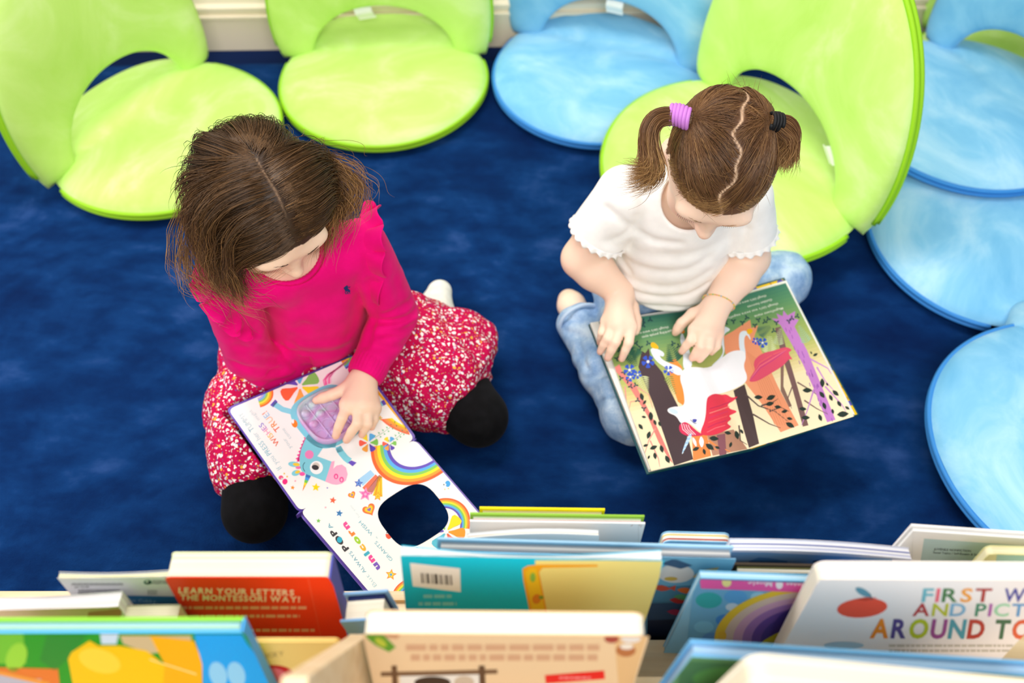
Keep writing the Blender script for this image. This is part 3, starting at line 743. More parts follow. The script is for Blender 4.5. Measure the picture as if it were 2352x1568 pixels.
    b.inputs['Roughness'].default_value = .32; b.inputs['Subsurface Weight'].default_value = .15; b.inputs['Subsurface Radius'].default_value = (.01, .01, .01); b.inputs['Subsurface Scale'].default_value = .3
    tcen = f(757, 957, 0); e1 = f(757-37, 957-46, 0)-tcen; e2 = f(757+54, 957-30, 0)-tcen
    def tp(x, y, z): return tcen+e1*x+e2*y+n*z
    vs = []; fs = []; seg = 56; rings = [(.0, .0035), (.55, .0035), (.80, .0035), (.865, .004), (.89, .0085), (.94, .0098), (.985, .008), (1.0, .0035), (1.0, 0.0)]
    for rho, z in rings:
        for t in np.linspace(0, 2*PI, seg, endpoint=False):
            x = math.copysign(abs(math.cos(t))**(2/3.2), math.cos(t)); y = math.copysign(abs(math.sin(t))**(2/3.2), math.sin(t)); vs.append(tp(x*rho, y*rho, z))
    for i in range(len(rings)-1):
        for k in range(seg): fs.append((i*seg+k, (i+1)*seg+k, (i+1)*seg+(k+1) % seg, i*seg+(k+1) % seg))
    toy = mesh_obj('pop_toy', vs, fs, m, root, True, False)
    toy['label'] = 'marbled pink and mint silicone bubble toy'
    rowx = [(-.66, [.50, .0, -.50], (1, 1, 0)), (-.22, [.68, .23, -.23, -.68], (1, 1, 0, 1)), (.22, [.68, .23, -.23, -.68], (0, 0, 1, 1)), (.66, [.50, .0, -.50], (1, 0, 1))]
    br = .165
    for yy, xs, ups in rowx:
        for xx, u_ in zip(xs, ups):
            up_ = 1 if u_ else -1
            vs = []; fs = []; rr_ = [(1.28, .0035), (1.22, .0052), (1.12, .0052), (1.02, .0038)]+[(math.cos(a_), .0036+up_*math.sin(a_)*(.0065 if up_ > 0 else .0028)) for a_ in np.linspace(0, PI/2*.98, 8)]
            kx, ky = br, br*np.linalg.norm(e1)/np.linalg.norm(e2)
            for rho, z in rr_:
                for t in np.linspace(0, 2*PI, 22, endpoint=False): vs.append(tp(xx+kx*rho*math.cos(t), yy+ky*rho*math.sin(t), z))
            for i in range(len(rr_)-1):
                for q in range(22): fs.append((i*22+q, (i+1)*22+q, (i+1)*22+(q+1) % 22, i*22+(q+1) % 22))
            fs.append(tuple((len(rr_)-1)*22+q for q in range(22)))
            mesh_obj('bubble', vs, fs, m, toy, True, False)
    for yy in (-.44, 0, .44):
        MB().tube([tp(x, yy, .0042) for x in np.linspace(-.86, .86, 12)], .0016, 6).build('ridge', m, toy, True, False, ink=False)
    zl = min(f(u, v, -.0165)[2] for u, v in ((524, 940), (812, 817), (1167, 1256), (878, 1394)))
    return f, n, [f(u, v, -.016) for u, v in ((506, 936), (816, 801), (1184, 1258), (868, 1412))], zl
POPF, POPN, POPQ, POPZ = popbook()
# ================= the picture book in front of the girl in white ==================================
Z6 = (3.1356, 1270, 600)
def storybook():
    z = .138; o = P(1640, 860, z); n = nrm((-.05, .03, 1))
    f = lambda u, v, lift=0.: onplane(u, v, o+n*lift, n)
    t6 = lambda x, y: (x/Z6[0]+Z6[1], y/Z6[0]+Z6[2])
    F6 = lambda x, y, lift=0.: f(*t6(x, y), lift)
    root = empty('picture_book', tuple(f(1640, 860)))
    tag(root, 'open hardcover picture book with white unicorn in a forest, before girl in white', 'book')
    TEAL = pmat('teal_cover', '#0c4a52', .4, .4); WHITE = pmat('page_edge', '#f2f0ea', .7, .2)
    SP0, SP1 = A(930, 372), A(1412, 1352)            # spine of the open pages (far end, near end) in the zoomed survey
    spd = nrm(SP1-SP0); spn = A(-spd[1], spd[0])
    def sag(x, y):      # pages dip into the gutter, lift softly either side
        s = np.dot(A(x, y)-SP0, spn)/Z6[0]/1450; return .002-.006*math.exp(-(s/.013)**2)+.003*math.exp(-((abs(s)-.05)/.04)**2)
    # hard cover
    cl = [(255, 455), (905, 330), (1422, 1362), (676, 1533)]; cr = [(905, 330), (1666, 116), (2203, 1103), (1422, 1362)]
    for q in (cl, cr): MB().prism([F6(*p, -.0140) for p in q], n*-.0026).build('cover', TEAL, root, local=False, ink=False)
    # endpaper on right cover: yellow with branches and blue flowers
    em = MB(); ea = Art(lambda x, y, l: F6(x, y, -.0138+l))
    ea.poly([(925, 345), (1655, 128), (2192, 1100), (1425, 1352)], '#f3c613', 0)
    for (x0, y0, x1, y1) in ((1690, 1200, 1720, 1290), (1560, 1290, 1640, 1260), (1820, 1180, 1900, 1210), (1440, 190, 1520, 240), (1560, 150, 1590, 190), (1780, 330, 1830, 420), (1920, 600, 1960, 640), (2080, 900, 2130, 960)):
        ea.line([(x0, y0), (x1, y1)], 8, '#b86a1e', 1)
    for (x, y) in ((1540, 1296), (1780, 1218), (2000, 770), (2140, 1020), (1640, 150), (1450, 205)): ea.ell((x, y), 26, 18, '#5a4fae', 2)
    for (x, y) in ((1980, 735), (2120, 985), (1700, 1225)): ea.ell((x, y), 14, 12, '#caa018', 2)
    def inq(poly):
        Q = [A(*q) for q in ((925, 345), (1655, 128), (2192, 1100), (1425, 1352))]; cen = sum(Q)/4; poly = [p*A(1, 1) for p in poly]
        for i in range(4):
            p, q = Q[i], Q[(i+1) % 4]; nn = A(-(q-p)[1], (q-p)[0]); nn = nn if np.dot(cen-p, nn) > 0 else -nn; r = []
            for j in range(len(poly)):
                a_, b_ = poly[j], poly[(j+1) % len(poly)]; da, db = np.dot(a_-p, nn), np.dot(b_-p, nn)
                if da >= 0: r.append(a_)
                if (da >= 0) != (db >= 0): r.append(a_+(b_-a_)*da/(da-db))
            poly = r
            if len(poly) < 3: return []
        return [poly]
    ea.bake(em, inq); em.build('endpaper', PRINT, root, local=False)
    # page blocks
    pl = [(268, 462), (925, 360), (1412, 1350), (690, 1518)]; pr = [(930, 372), (1676, 156), (2166, 1117), (1412, 1350)]
    MB().prism([F6(*p, -.0138) for p in pl], n*.0072).build('page_block', WHITE, root, local=False, ink=False)
    MB().prism([F6(*p, -.0133) for p in pr], n*.0067).build('page_block', WHITE, root, local=False, ink=False)
    def strips(poly):      # cut so that prints follow the gutter
        out = [poly]
        for s in (-620, -500, -420, -350, -290, -240, -195, -155, -120, -90, -66, -44, -24, -8, 8, 24, 44, 66, 90, 120, 155, 195, 240, 290, 350, 420, 500, 620):
            nxt = []
            for q in out:
                for sg in (1, -1):
                    r = []
                    for i in range(len(q)):
                        a_, b_ = q[i], q[(i+1) % len(q)]; da, db = sg*(np.dot(a_-SP0, spn)-s), sg*(np.dot(b_-SP0, spn)-s)
                        if da >= 0: r.append(a_)
                        if (da >= 0) != (db >= 0): r.append(a_+(b_-a_)*da/(da-db))
                    if len(r) > 2: nxt.append(r)
            out = nxt
        return out
    PAGE = [(330, 436), (925, 360), (1412, 1350), (708, 1508)], [(925, 360), (1676, 156), (2166, 1117), (1412, 1350)]
    def clipq(Q):
        Q = [A(*q) for q in Q]; cen = sum(Q)/4
        def f_(poly):
            for i in range(4):
                p, q = Q[i], Q[(i+1) % 4]; nn = A(-(q-p)[1], (q-p)[0]); nn = nn if np.dot(cen-p, nn) > 0 else -nn; r = []
                for j in range(len(poly)):
                    a_, b_ = poly[j], poly[(j+1) % len(poly)]; da, db = np.dot(a_-p, nn), np.dot(b_-p, nn)
                    if da >= 0: r.append(a_)
                    if (da >= 0) != (db >= 0): r.append(a_+(b_-a_)*da/(da-db))
                poly = r
                if len(poly) < 3: return []
            return strips(poly)
        return f_
    ar = Art(lambda x, y, l: F6(x, y, sag(x, y)-.002+l), .00005)
    hexmix = lambda stops, t: '#%02x%02x%02x' % tuple(int(round(np.interp(t, [s[0] for s in stops], [int(s[1][1+2*i:3+2*i], 16) for s in stops]))) for i in range(3))
    ST = [(0, '#3f7a6a'), (.12, '#5f9468'), (.28, '#93a95e'), (.42, '#b4b968'), (.52, '#dccb8e'), (.62, '#f6e4bb'), (1, '#fae8c4')]
    TL, TR, BR, BL = map(lambda p: A(*p), ((330, 436), (1676, 156), (2166, 1117), (708, 1508)))
    nb = 40; tp_ = np.linspace(0, 1, 13)
    topL = [(330, 436), (620, 400), (925, 362), (1200, 290), (1676, 156)]; botL = [(708, 1508), (1060, 1428), (1412, 1350), (1700, 1262), (2166, 1117)]
    for i in range(nb):
        t0, t1 = i/nb, (i+1)/nb
        for a_, b_, c_, d_ in zip(topL[:-1], topL[1:], botL[:-1], botL[1:]):
            a2, b2, c2, d2 = map(lambda p: A(*p), (a_, b_, c_, d_))
            ar.poly([a2+(c2-a2)*t0, b2+(d2-b2)*t0, b2+(d2-b2)*t1, a2+(c2-a2)*t1], hexmix(ST, (t0+t1)/2), 0)
    for lv in (-.0014, -.0028, -.0042):
        for q in PAGE: ar.poly([(x+(1 if x > 1000 else -2)*lv*2500, y+lv*900) for x, y in q], '#efece2', lv/.00005)
    # trees
    def tree(p, c, L): ar.poly(p, c, L)
    tree([(1600, 480), (1640, 470), (1700, 700), (1760, 900), (1840, 1180), (1800, 1190), (1720, 900), (1640, 650)], '#7a5a5a', 2)
    tree([(1640, 640), (1665, 640), (1660, 900), (1720, 1040), (1700, 1050), (1640, 930)], '#8a6a5e', 2)
    tree([(1230, 540), (1300, 500), (1420, 420), (1430, 480), (1480, 460), (1450, 540), (1500, 640), (1620, 900), (1770, 1180), (1640, 1230), (1500, 1020), (1390, 880), (1240, 660)], '#ef9a72', 2)
    for k in range(7): ar.line([(1400+k*14, 650+k*10), (1470+k*16, 860), (1600+k*18, 1180)], 4, '#e08a62', 3)
    tree([(840, 720), (880, 700), (930, 760), (950, 1045), (900, 1010), (840, 830)], '#f0913f', 2); tree([(1000, 1240), (1110, 1250), (1140, 1400), (1010, 1435)], '#ef8b4a', 2)
    tree([(1110, 1250), (1300, 1210), (1400, 1350), (1150, 1400)], '#b8866e', 2); tree([(1180, 1250), (1240, 1240), (1250, 1390), (1200, 1400)], '#8a5560', 3)
    tree([(1300, 930), (1380, 885), (1440, 1100), (1485, 1312), (1412, 1342), (1370, 1200)], '#4b3b3c', 3)
    tree([(615, 760), (640, 645), (665, 660), (690, 625), (705, 700), (790, 800), (840, 920), (940, 1120), (1010, 1425), (872, 1470), (800, 1250), (720, 1020), (650, 850)], '#49393e', 3)
    tree([(1575, 410), (1625, 415), (1610, 375), (1655, 395), (1660, 352), (1690, 390), (1745, 358), (1738, 410), (1770, 420), (1740, 470), (1830, 640), (1920, 860), (2035, 1140), (1975, 1158), (1880, 920), (1800, 740), (1700, 560), (1640, 460)], '#c47fcb', 3)
    for k in range(26):
        t = RNG.uniform(0, 1); x = 1690+t*300+RNG.uniform(-30, 30); y = 470+t*660; ar.line([(x, y), (x+8, y+26)], 5, '#9a55b0', 4)
    tree([(415, 750), (440, 765), (480, 740), (500, 790), (600, 900), (720, 1130), (790, 1280), (865, 1455), (840, 1430), (760, 1300), (680, 1110), (560, 920), (460, 800)], '#de8178', 3)
    def br(pts, w, c, L=3): ar.line(pts, np.linspace(w, w*.3, len(pts)), c, L)
    for pts in ([(600, 900), (690, 960), (720, 1060)], [(520, 900), (530, 1060), (600, 1200), (620, 1400)], [(740, 1200), (690, 1290), (650, 1420)], [(640, 1000), (560, 1010), (540, 1100)], [(700, 1290), (760, 1420), (770, 1480)]): br(pts, 10, '#e0938a')
    for pts in ([(1390, 960), (1480, 1040), (1600, 1080), (1690, 1150)], [(1440, 1100), (1560, 1170), (1640, 1200)], [(1500, 1040), (1590, 1010), (1620, 990)], [(1560, 1080), (1640, 1050), (1700, 1080)], [(1340, 1180), (1350, 1290), (1400, 1320)]): br(pts, 12, '#5b4a48')
    for pts in ([(1760, 870), (1860, 930), (1900, 960)], [(1740, 860), (1690, 990), (1720, 1060)], [(1810, 1000), (1900, 1060), (1980, 1100)]): br(pts, 11, '#7a5a5a')
    for pts in ([(1880, 920), (1830, 1080), (1790, 1180)], [(1850, 700), (1980, 770), (2005, 810)], [(1900, 760), (1960, 860), (2050, 960)], [(1960, 900), (2080, 1030), (2110, 1080)], [(1930, 1010), (1990, 1130)]): br(pts, 12, '#c98bcf')
    for pts in ([(1010, 1260), (1090, 1300), (1180, 1360)], [(1030, 1300), (1060, 1400)], [(1120, 1290), (1180, 1330), (1280, 1370)]): br(pts, 16, '#ef8b4a')
    # ferns
    def fern(p0, p1, w, c, nn=9):
        p0, p1 = A(*p0), A(*p1); d = nrm(p1-p0); q = A(-d[1], d[0]); ar.line([p0, p1], 3, c, 4)
        for i in range(nn):
            t = i/nn; b_ = p0+(p1-p0)*t; ww = w*(1-t*.75)
            for sg in (1, -1): ar.leaf(b_+q*sg*ww*.5+d*ww*.2, ww*.55, ww*.12, math.atan2((q*sg+d*.5)[1], (q*sg+d*.5)[0]), c, 4)
    fern((880, 720), (840, 590), 70, '#35614c'); fern((830, 830), (890, 960), 40, '#7d8f4a'); fern((1560, 660), (1560, 535), 60, '#cfd9a0'); fern((1620, 600), (1640, 480), 45, '#b9c89a'); fern((1830, 580), (1770, 460), 44, '#9cc0a0')
    fern((600, 620), (560, 720), 60, '#3d7358'); fern((540, 650), (600, 760), 60, '#2f6250'); fern((640, 830), (680, 960), 50, '#c9cf9a'); fern((1480, 520), (1570, 470), 50, '#5a7a60')
    # scattered leaves and sprigs
    LV = '#27352f'
    for x, y, a_, s_ in ((640, 975, 1.3, 30), (660, 1015, 2.2, 20), (705, 1115, 1.5, 34), (632, 1190, .9, 26), (690, 1250, 1.9, 30), (735, 1160, 1.2, 22), (668, 1325, -.3, 20), (725, 1340, -.4, 30), (783, 1350, 1.3, 30), (735, 1400, 1.4, 26), (825, 1425, 1.1, 32), (690, 1410, 2, 16), (768, 1170, 1.2, 20), (655, 1120, .2, 18),
                        (1480, 978, 0, 32), (1570, 980, -.4, 36), (1562, 1025, -.2, 32), (1620, 1048, .1, 26), (1668, 1080, -.2, 24), (1705, 1132, .2, 22), (1708, 1178, .5, 36), (1130, 1335, .6, 38), (1090, 1370, 1.3, 24), (1160, 1275, .1, 36), (1030, 1350, -.4, 28), (1260, 1235, .2, 26), (1325, 1250, 1.3, 34), (1280, 1320, 1.9, 22), (1185, 1340, .4, 20), (1360, 1225, 1, 20),
                        (1940, 875, 1.5, 34), (1832, 928, 0, 36), (1938, 960, .9, 30), (2002, 982, 1.1, 26), (2036, 948, .7, 30), (1975, 885, 1, 14), (1955, 1040, 1.2, 28), (2062, 1025, 1, 26), (1800, 1062, .1, 28), (1820, 1125, 0, 32), (1925, 1125, 1.2, 28), (2088, 1100, -.1, 44), (2015, 1080, 1.3, 20), (2120, 1055, .6, 20), (1890, 672, -.5, 20), (1860, 658, 1, 12)):
        ar.leaf((x, y), s_, s_*.5, a_, LV, 5)
    SP = '#24474f'
    for x, y in ((1395, 405), (1365, 440), (1300, 430), (1245, 440), (1480, 420), (1455, 460), (1525, 435), (1550, 415), (1610, 440), (1590, 500), (1720, 410), (1700, 430), (1760, 395), (600, 590), (560, 620), (520, 600), (480, 640), (440, 600), (460, 700), (400, 640), (650, 430), (700, 420), (650, 460), (865, 590), (905, 610), (685, 590), (630, 620), (360, 520), (420, 500), (350, 600), (510, 800), (490, 840), (470, 880), (560, 900), (540, 860), (610, 1000), (655, 1060), (595, 890)):
        for k in range(3): ar.leaf((x+11*math.cos(k*2.1+x), y+11*math.sin(k*2.1+x)), 12, 6, k*2.1+x, SP, 5)
    def flower(x, y, r, nn=5):
        for k in range(nn): ar.petal((x, y), .3+k*2*PI/nn, r*.1, r, r*.36, '#3355c4', 6)
        ar.ell((x, y), r*.22, r*.22, '#f4f4e8', 7)
    for x, y, r in ((685, 722, 46), (832, 785, 36), (552, 782, 42), (558, 832, 34), (610, 815, 30), (1510, 586, 36), (1460, 573, 26)): flower(x, y, r)
    # the white unicorn
    ar.soft = 2
    WB, WL = '#f6f6fb', '#e3edf6'
    ar.poly([(1130, 760), (1210, 690), (1230, 640), (1200, 560), (1215, 475), (1245, 468), (1285, 492), (1232, 520), (1230, 580), (1240, 660), (1180, 760)], WL, 6)
    ar.poly([(935, 790), (1010, 770), (985, 640), (955, 570), (930, 505), (912, 560), (940, 650)], WL, 6)
    ar.poly([(915, 835), (820, 770), (745, 722), (702, 650), (706, 622), (760, 632), (805, 660), (795, 690), (762, 672), (795, 718), (945, 772)], WL, 6)
    ar.poly([(1395, 700), (1372, 565), (1395, 520), (1425, 575), (1420, 540), (1392, 495), (1345, 508), (1338, 560), (1345, 650)], WL, 6)
    ar.poly([(702, 588), (728, 580), (766, 618), (752, 634), (708, 622)], '#f5b81c', 7); ar.poly([(1390, 492), (1432, 480), (1442, 510), (1405, 532)], '#f5b81c', 7); ar.poly([(915, 500), (945, 490), (952, 515), (920, 522)], '#f08a1c', 7)
    ar.poly([(1400, 868), (1460, 790), (1440, 722), (1500, 662), (1600, 640), (1680, 612), (1728, 640), (1690, 655), (1732, 712), (1700, 700), (1660, 752), (1560, 812), (1470, 866)], '#e0506e', 6)
    for k in range(4): ar.line([(1420, 855-k*4), (1490, 770-k*14), (1580, 715-k*14), (1680, 640-k*2)], 5, ('#c63a86', '#f07a8a', '#d13f7a', '#ea6a6a')[k], 7)
    ar.poly([(910, 835), (940, 772), (1010, 758), (1130, 772), (1220, 690), (1290, 642), (1380, 640), (1392, 695), (1370, 755), (1404, 835), (1380, 882), (1300, 922), (1220, 950), (1130, 965), (1105, 1010), (1100, 1110), (1082, 1200), (1062, 1232), (1010, 1180), (960, 1155), (920, 1170), (890, 1112), (832, 1092), (822, 1062), (870, 1045), (952, 1045), (942, 930)], WB, 7)
    ar.ell((868, 1078), 36, 18, '#cfe3f2', 8, .4)
    ar.poly([(1105, 1000), (1122, 968), (1170, 950), (1215, 962), (1250, 955), (1290, 985), (1338, 968), (1300, 1005), (1255, 1028), (1270, 1062), (1332, 1078), (1300, 1098), (1265, 1110), (1290, 1135), (1252, 1160), (1268, 1178), (1290, 1190), (1230, 1225), (1160, 1252), (1090, 1254), (1056, 1238), (1102, 1130)], '#e23a52', 8)
    for k in range(6): ar.line([(1110+k*4, 1230-k*34), (1170+k*6, 1200-k*32), (1240+k*8, 1180-k*34)], 6, ('#f0707a', '#c92f5e', '#ee5a5e', '#d83a6a', '#f28a80', '#c2305a')[k], 9)
    ar.poly([(905, 1185), (930, 1160), (965, 1155), (1045, 1230), (1100, 1252), (980, 1262), (915, 1236)], '#d8345c', 8)
    for k in range(4): ar.line([(925+k*16, 1165+k*4), (935+k*18, 1210), (980+k*16, 1248)], 4, '#f2f0f6', 9)
    ar.poly([(1000, 1135), (1042, 1135), (1028, 1162), (1012, 1160)], '#4a4fae', 9); ar.line([(990, 1140), (1020, 1168), (1035, 1165)], 4, '#3a3560', 10)
    ar.poly([(975, 1240), (1012, 1240), (912, 1426)], '#a9cfee', 8)
    for k in range(5): ar.line([(966-k*9, 1265+k*30), (1000-k*15, 1262+k*28)], 5, '#e6f2fb', 9)
    ar.leaf((1070, 1300), 44, 18, 1.5, '#f4f4f6', 8); ar.leaf((1020, 1300), 40, 12, 1.2, '#f4f4f6', 8)
    # verses
    ar.soft = 0
    wt = '#eef0e2'
    for st, p0, p1 in (('Magnificent mane', (1655, 330), (1450, 390)), ('though Uni’s was extra magnificent', (1620, 297), (1222, 412)), ('Golden hooves', (1575, 268), (1400, 322)), ('though Uni’s were extra golden', (1535, 240), (1230, 330)), ('Sparkling purple eyes', (862, 492), (640, 540)), ('though Uni’s were extra', (832, 466), (580, 520))):
        ar.text(st, p0, p1, 17, wt, 9, .012)
    mbs = MB()
    cl_, cr_ = clipq(PAGE[0]), clipq(PAGE[1])
    bl, brt = MB(), MB(); ar.bake(bl, cl_); ar.bake(brt, cr_)
    bl.build('page', PRINT, root, local=False); brt.build('page', PRINT, root, local=False)
    q = [F6(*p, -.0166) for p in ((244, 446), (1668, 104), (2214, 1105), (670, 1544))]
    return f, n, q, min(p[2] for p in q)
STF, STN, STQ, STZ = storybook()
# ================= the two children =============================================================
def skin_mat(name):
    m, nt, b = new_mat(name); a = node(nt, 'ShaderNodeVertexColor', layer_name='ink')
    nt.links.new(a.outputs['Color'], b.inputs['Base Color']); b.inputs['Roughness'].default_value = .48; b.inputs['Specular IOR Level'].default_value = .35
    b.inputs['Subsurface Weight'].default_value = .18; b.inputs['Subsurface Radius'].default_value = (.012, .005, .003); b.inputs['Subsurface Scale'].default_value = 1.0
    n = node(nt, 'ShaderNodeTexNoise', Scale=420., Detail=2.); nt.links.new(objcoord(nt), n.inputs['Vector']); add_bump(nt, b, n.outputs['Fac'], .08, .0006)
    return m
SKIN = skin_mat('child_skin')
def cloth(name, c0, c1, scale=40., bump=.25, fine=900., sheen=.25, rough=.85):
    m, nt, b = new_mat(name); co = objcoord(nt)
    n1 = node(nt, 'ShaderNodeTexNoise', Scale=scale, Detail=4.); nt.links.new(co, n1.inputs['Vector']); r = ramp(nt, [(.35, c0), (.65, c1)])
    nt.links.new(n1.outputs['Fac'], r.inputs['Fac']); nt.links.new(r.outputs['Color'], b.inputs['Base Color'])
    b.inputs['Roughness'].default_value = rough; b.inputs['Specular IOR Level'].default_value = .12; b.inputs['Sheen Weight'].default_value = sheen
    n2 = node(nt, 'ShaderNodeTexNoise', Scale=fine, Detail=1.); nt.links.new(co, n2.inputs['Vector']); add_bump(nt, b, n2.outputs['Fac'], bump, .0008)
    return m
def frame3(f, side):
    """head axes: x towards image right, y out of the face, z crown"""
    f = nrm(f); x = nrm(np.asarray(side, float)-f*np.dot(side, f)); z = np.cross(f, x); return np.array([x, f, z])
class Head:
    def __init__(s, c, f, side, k=1.): s.c = np.asarray(c, float); s.R = frame3(f, side); s.k = k
    def w(s, x, y, z): return s.c+(x*s.R[0]+y*s.R[1]+z*s.R[2])*s.k
    def loc(s, V): return (np.asarray(V)-s.c)@s.R.T/s.k
    def sdf(s, S):
        k = s.k; e = lambda c, r, b=.012: S.ell(s.w(*c), np.array(r)*k, b, s.R)
        e((0, -.012, .022), (.071, .088, .080)); e((0, .012, .0), (.066, .072, .082), .02); e((0, .030, -.042), (.052, .052, .062), .02)
        for g in (-1, 1):
            e((g*.030, .055, -.038), (.027, .024, .026), .02); e((g*.028, .071, .024), (.026, .014, .012), .015)
            e((g*.031, .064, -.002), (.0165, .0155, .0125), .006)                 # closed lids
            S.crease([s.w(g*.018, .083, -.008), s.w(g*.031, .0845, -.0105), s.w(g*.043, .077, -.008)], .0022*k, .0016)
            e((g*.072, -.008, -.018), (.010, .019, .028), .006); e((g*.078, -.004, -.016), (.006, .014, .021), .004)
        S.cone(s.w(0, .082, .006), s.w(0, .096, -.024), .0065*k, .0088*k, .014)
        e((0, .098, -.026), (.0098, .0092, .0088), .006)
        for g in (-1, 1): e((g*.0085, .090, -.029), (.0065, .0072, .0056), .006)
        e((0, .080, -.055), (.021, .012, .016), .012)
        e((0, .0905, -.0515), (.0155, .0052, .0042), .004); e((0, .0890, -.0595), (.0135, .0058, .0048), .004)
        S.crease([s.w(-.017, .088, -.0553), s.w(0, .096, -.0553), s.w(.017, .088, -.0553)], .0018*k, .0016)
        e((0, .070, -.087), (.018, .016, .014), .015)
    def face_paint(s, V, col, base):
        """natural colour zones of the skin: lips, cheeks, nostrils, lid rims"""
        L = s.loc(V); x, y, z = L.T
        def zone(c, r, rgb, a):
            d = ((x-c[0])/r[0])**2+((y-c[1])/r[1])**2+((z-c[2])/r[2])**2; wgt = (a*np.exp(-d))[:, None]; col[:, :3] = col[:, :3]*(1-wgt)+np.array(lin(rgb)[:3])*wgt
        zone((0, .092, -.0555), (.013, .012, .0072), '#c9606a', .9)
        for g in (-1, 1): zone((g*.036, .068, -.032), (.022, .03, .02), '#eea28c', .45)
        zone((0, .104, -.028), (.01, .01, .01), '#eba48c', .35)
def lashes(name, H, parent, mat, brow, n=15):
    for g in (-1, 1):
        mb = MB()
        for i in range(n):
            t = i/(n-1); x = g*(.018+.026*t); y = .0835-.007*t*t-.002*(1-t); z = -.0105+.003*(2*t-1)**2
            d = A(g*(t-.35)*.5, 1., -.55+.2*t); ln = .0048+.0014*math.sin(PI*t)
            p = [H.w(x, y, z), H.w(*(A(x, y, z)+d*ln*.5)), H.w(*(A(x, y, z)+d*ln+A(0, 0, .0022)))]
            mb.tube(p, [.00034, .00026, .0001], 4)
        mb.tube([H.w(g*(.016+.029*t), .0832-.0075*t*t, -.0106+.003*(2*t-1)**2) for t in np.linspace(0, 1, 10)], .0006, 5)
        mb.build('eyelashes', mat, parent, True, False, ink=False)
    g_ = np.random.default_rng(5)
    for g in (-1, 1):
        mb = MB()
        for i in range(70):
            t = g_.uniform(0, 1); x = g*(.014+.034*t); zz = .0245+.005*math.sin(PI*min(1, t*1.1))+g_.normal()*.0014; yy = .0865-.016*t*t
            p = H.w(x, yy, zz); q = H.w(x+g*.0065, yy-.0024*(.4+t), zz+.0018*(1-1.6*t)); mb.tube([p, (p+q)/2+H.R[1]*.0008, q], [.00035, .0003, .0001], 3)
        mb.build('eyebrow', brow, parent, True, False, ink=False)
def hand_sdf(S, wrist, kn, fingers, thumb, rw=.021, rp=.0125, rf=.0070, k=.006):
    """kn: four knuckles (index..little); fingers: four lists [pip, tip]; thumb: [base, joint, tip]"""
    wrist = A(wrist)
    for i, q in enumerate(kn):
        w0 = wrist+(A(q)-wrist)*.12; S.cone(w0, q, rw*.72, rp*(1.0, .98, .94, .86)[i], .012)
    for a, b in zip(kn[:-1], kn[1:]): S.cone(a, b, rp*.82, rp*.78, .006)
    S.cone(wrist, (A(kn[1])+A(kn[2]))/2, rw*.8, rp*1.05, .012)
    for i, (q, fg) in enumerate(zip(kn, fingers)):
        r = rf*(1.0, 1.03, .98, .86)[i]; pip, tip = A(fg[0]), A(fg[1]); dip = pip+(tip-pip)*.52+A(0, 0, .0022)
        S.chain([q, pip], [r*1.18, r*1.08], .003); S.chain([pip, dip, tip], [r*1.08, r*.98, r*.84], .002)
    b, j, t = map(A, thumb); S.cone(wrist+(b-wrist)*.35, b, rw*.62, rf*1.5, .010); S.chain([b, j, j+(t-j)*.55, t], [rf*1.45, rf*1.15, rf*1.12, rf*.88], .004)
def hand_paint(V, col, tips, kn, back):
    """pinker finger ends, pale nails"""
    for t, dr in tips:
        t = A(t); d = ((V-t)**2).sum(1); w = (.55*np.exp(-d/.0085**2))[:, None]; col[:, :3] = col[:, :3]*(1-w)+np.array(lin('#ef9c86')[:3])*w
        c = t+A(back)*.0058-A(dr)*.001; d = ((V-c)**2).sum(1); w = (.75*(1/(1+np.exp(np.clip((np.sqrt(d)-.0046)/.0005, -50, 50)))))[:, None]; col[:, :3] = col[:, :3]*(1-w)+np.array(lin('#f9cdbc')[:3])*w
    for q in kn:
        q = A(q)+A(back)*.010; d = ((V-q)**2).sum(1); w = (.22*np.exp(-d/.007**2))[:, None]; col[:, :3] = col[:, :3]*(1-w)+np.array(lin('#f0a993')[:3])*w
def rebase(o, c):
    o.data.transform(Matrix.Translation(-Vector(c))); o.location = c
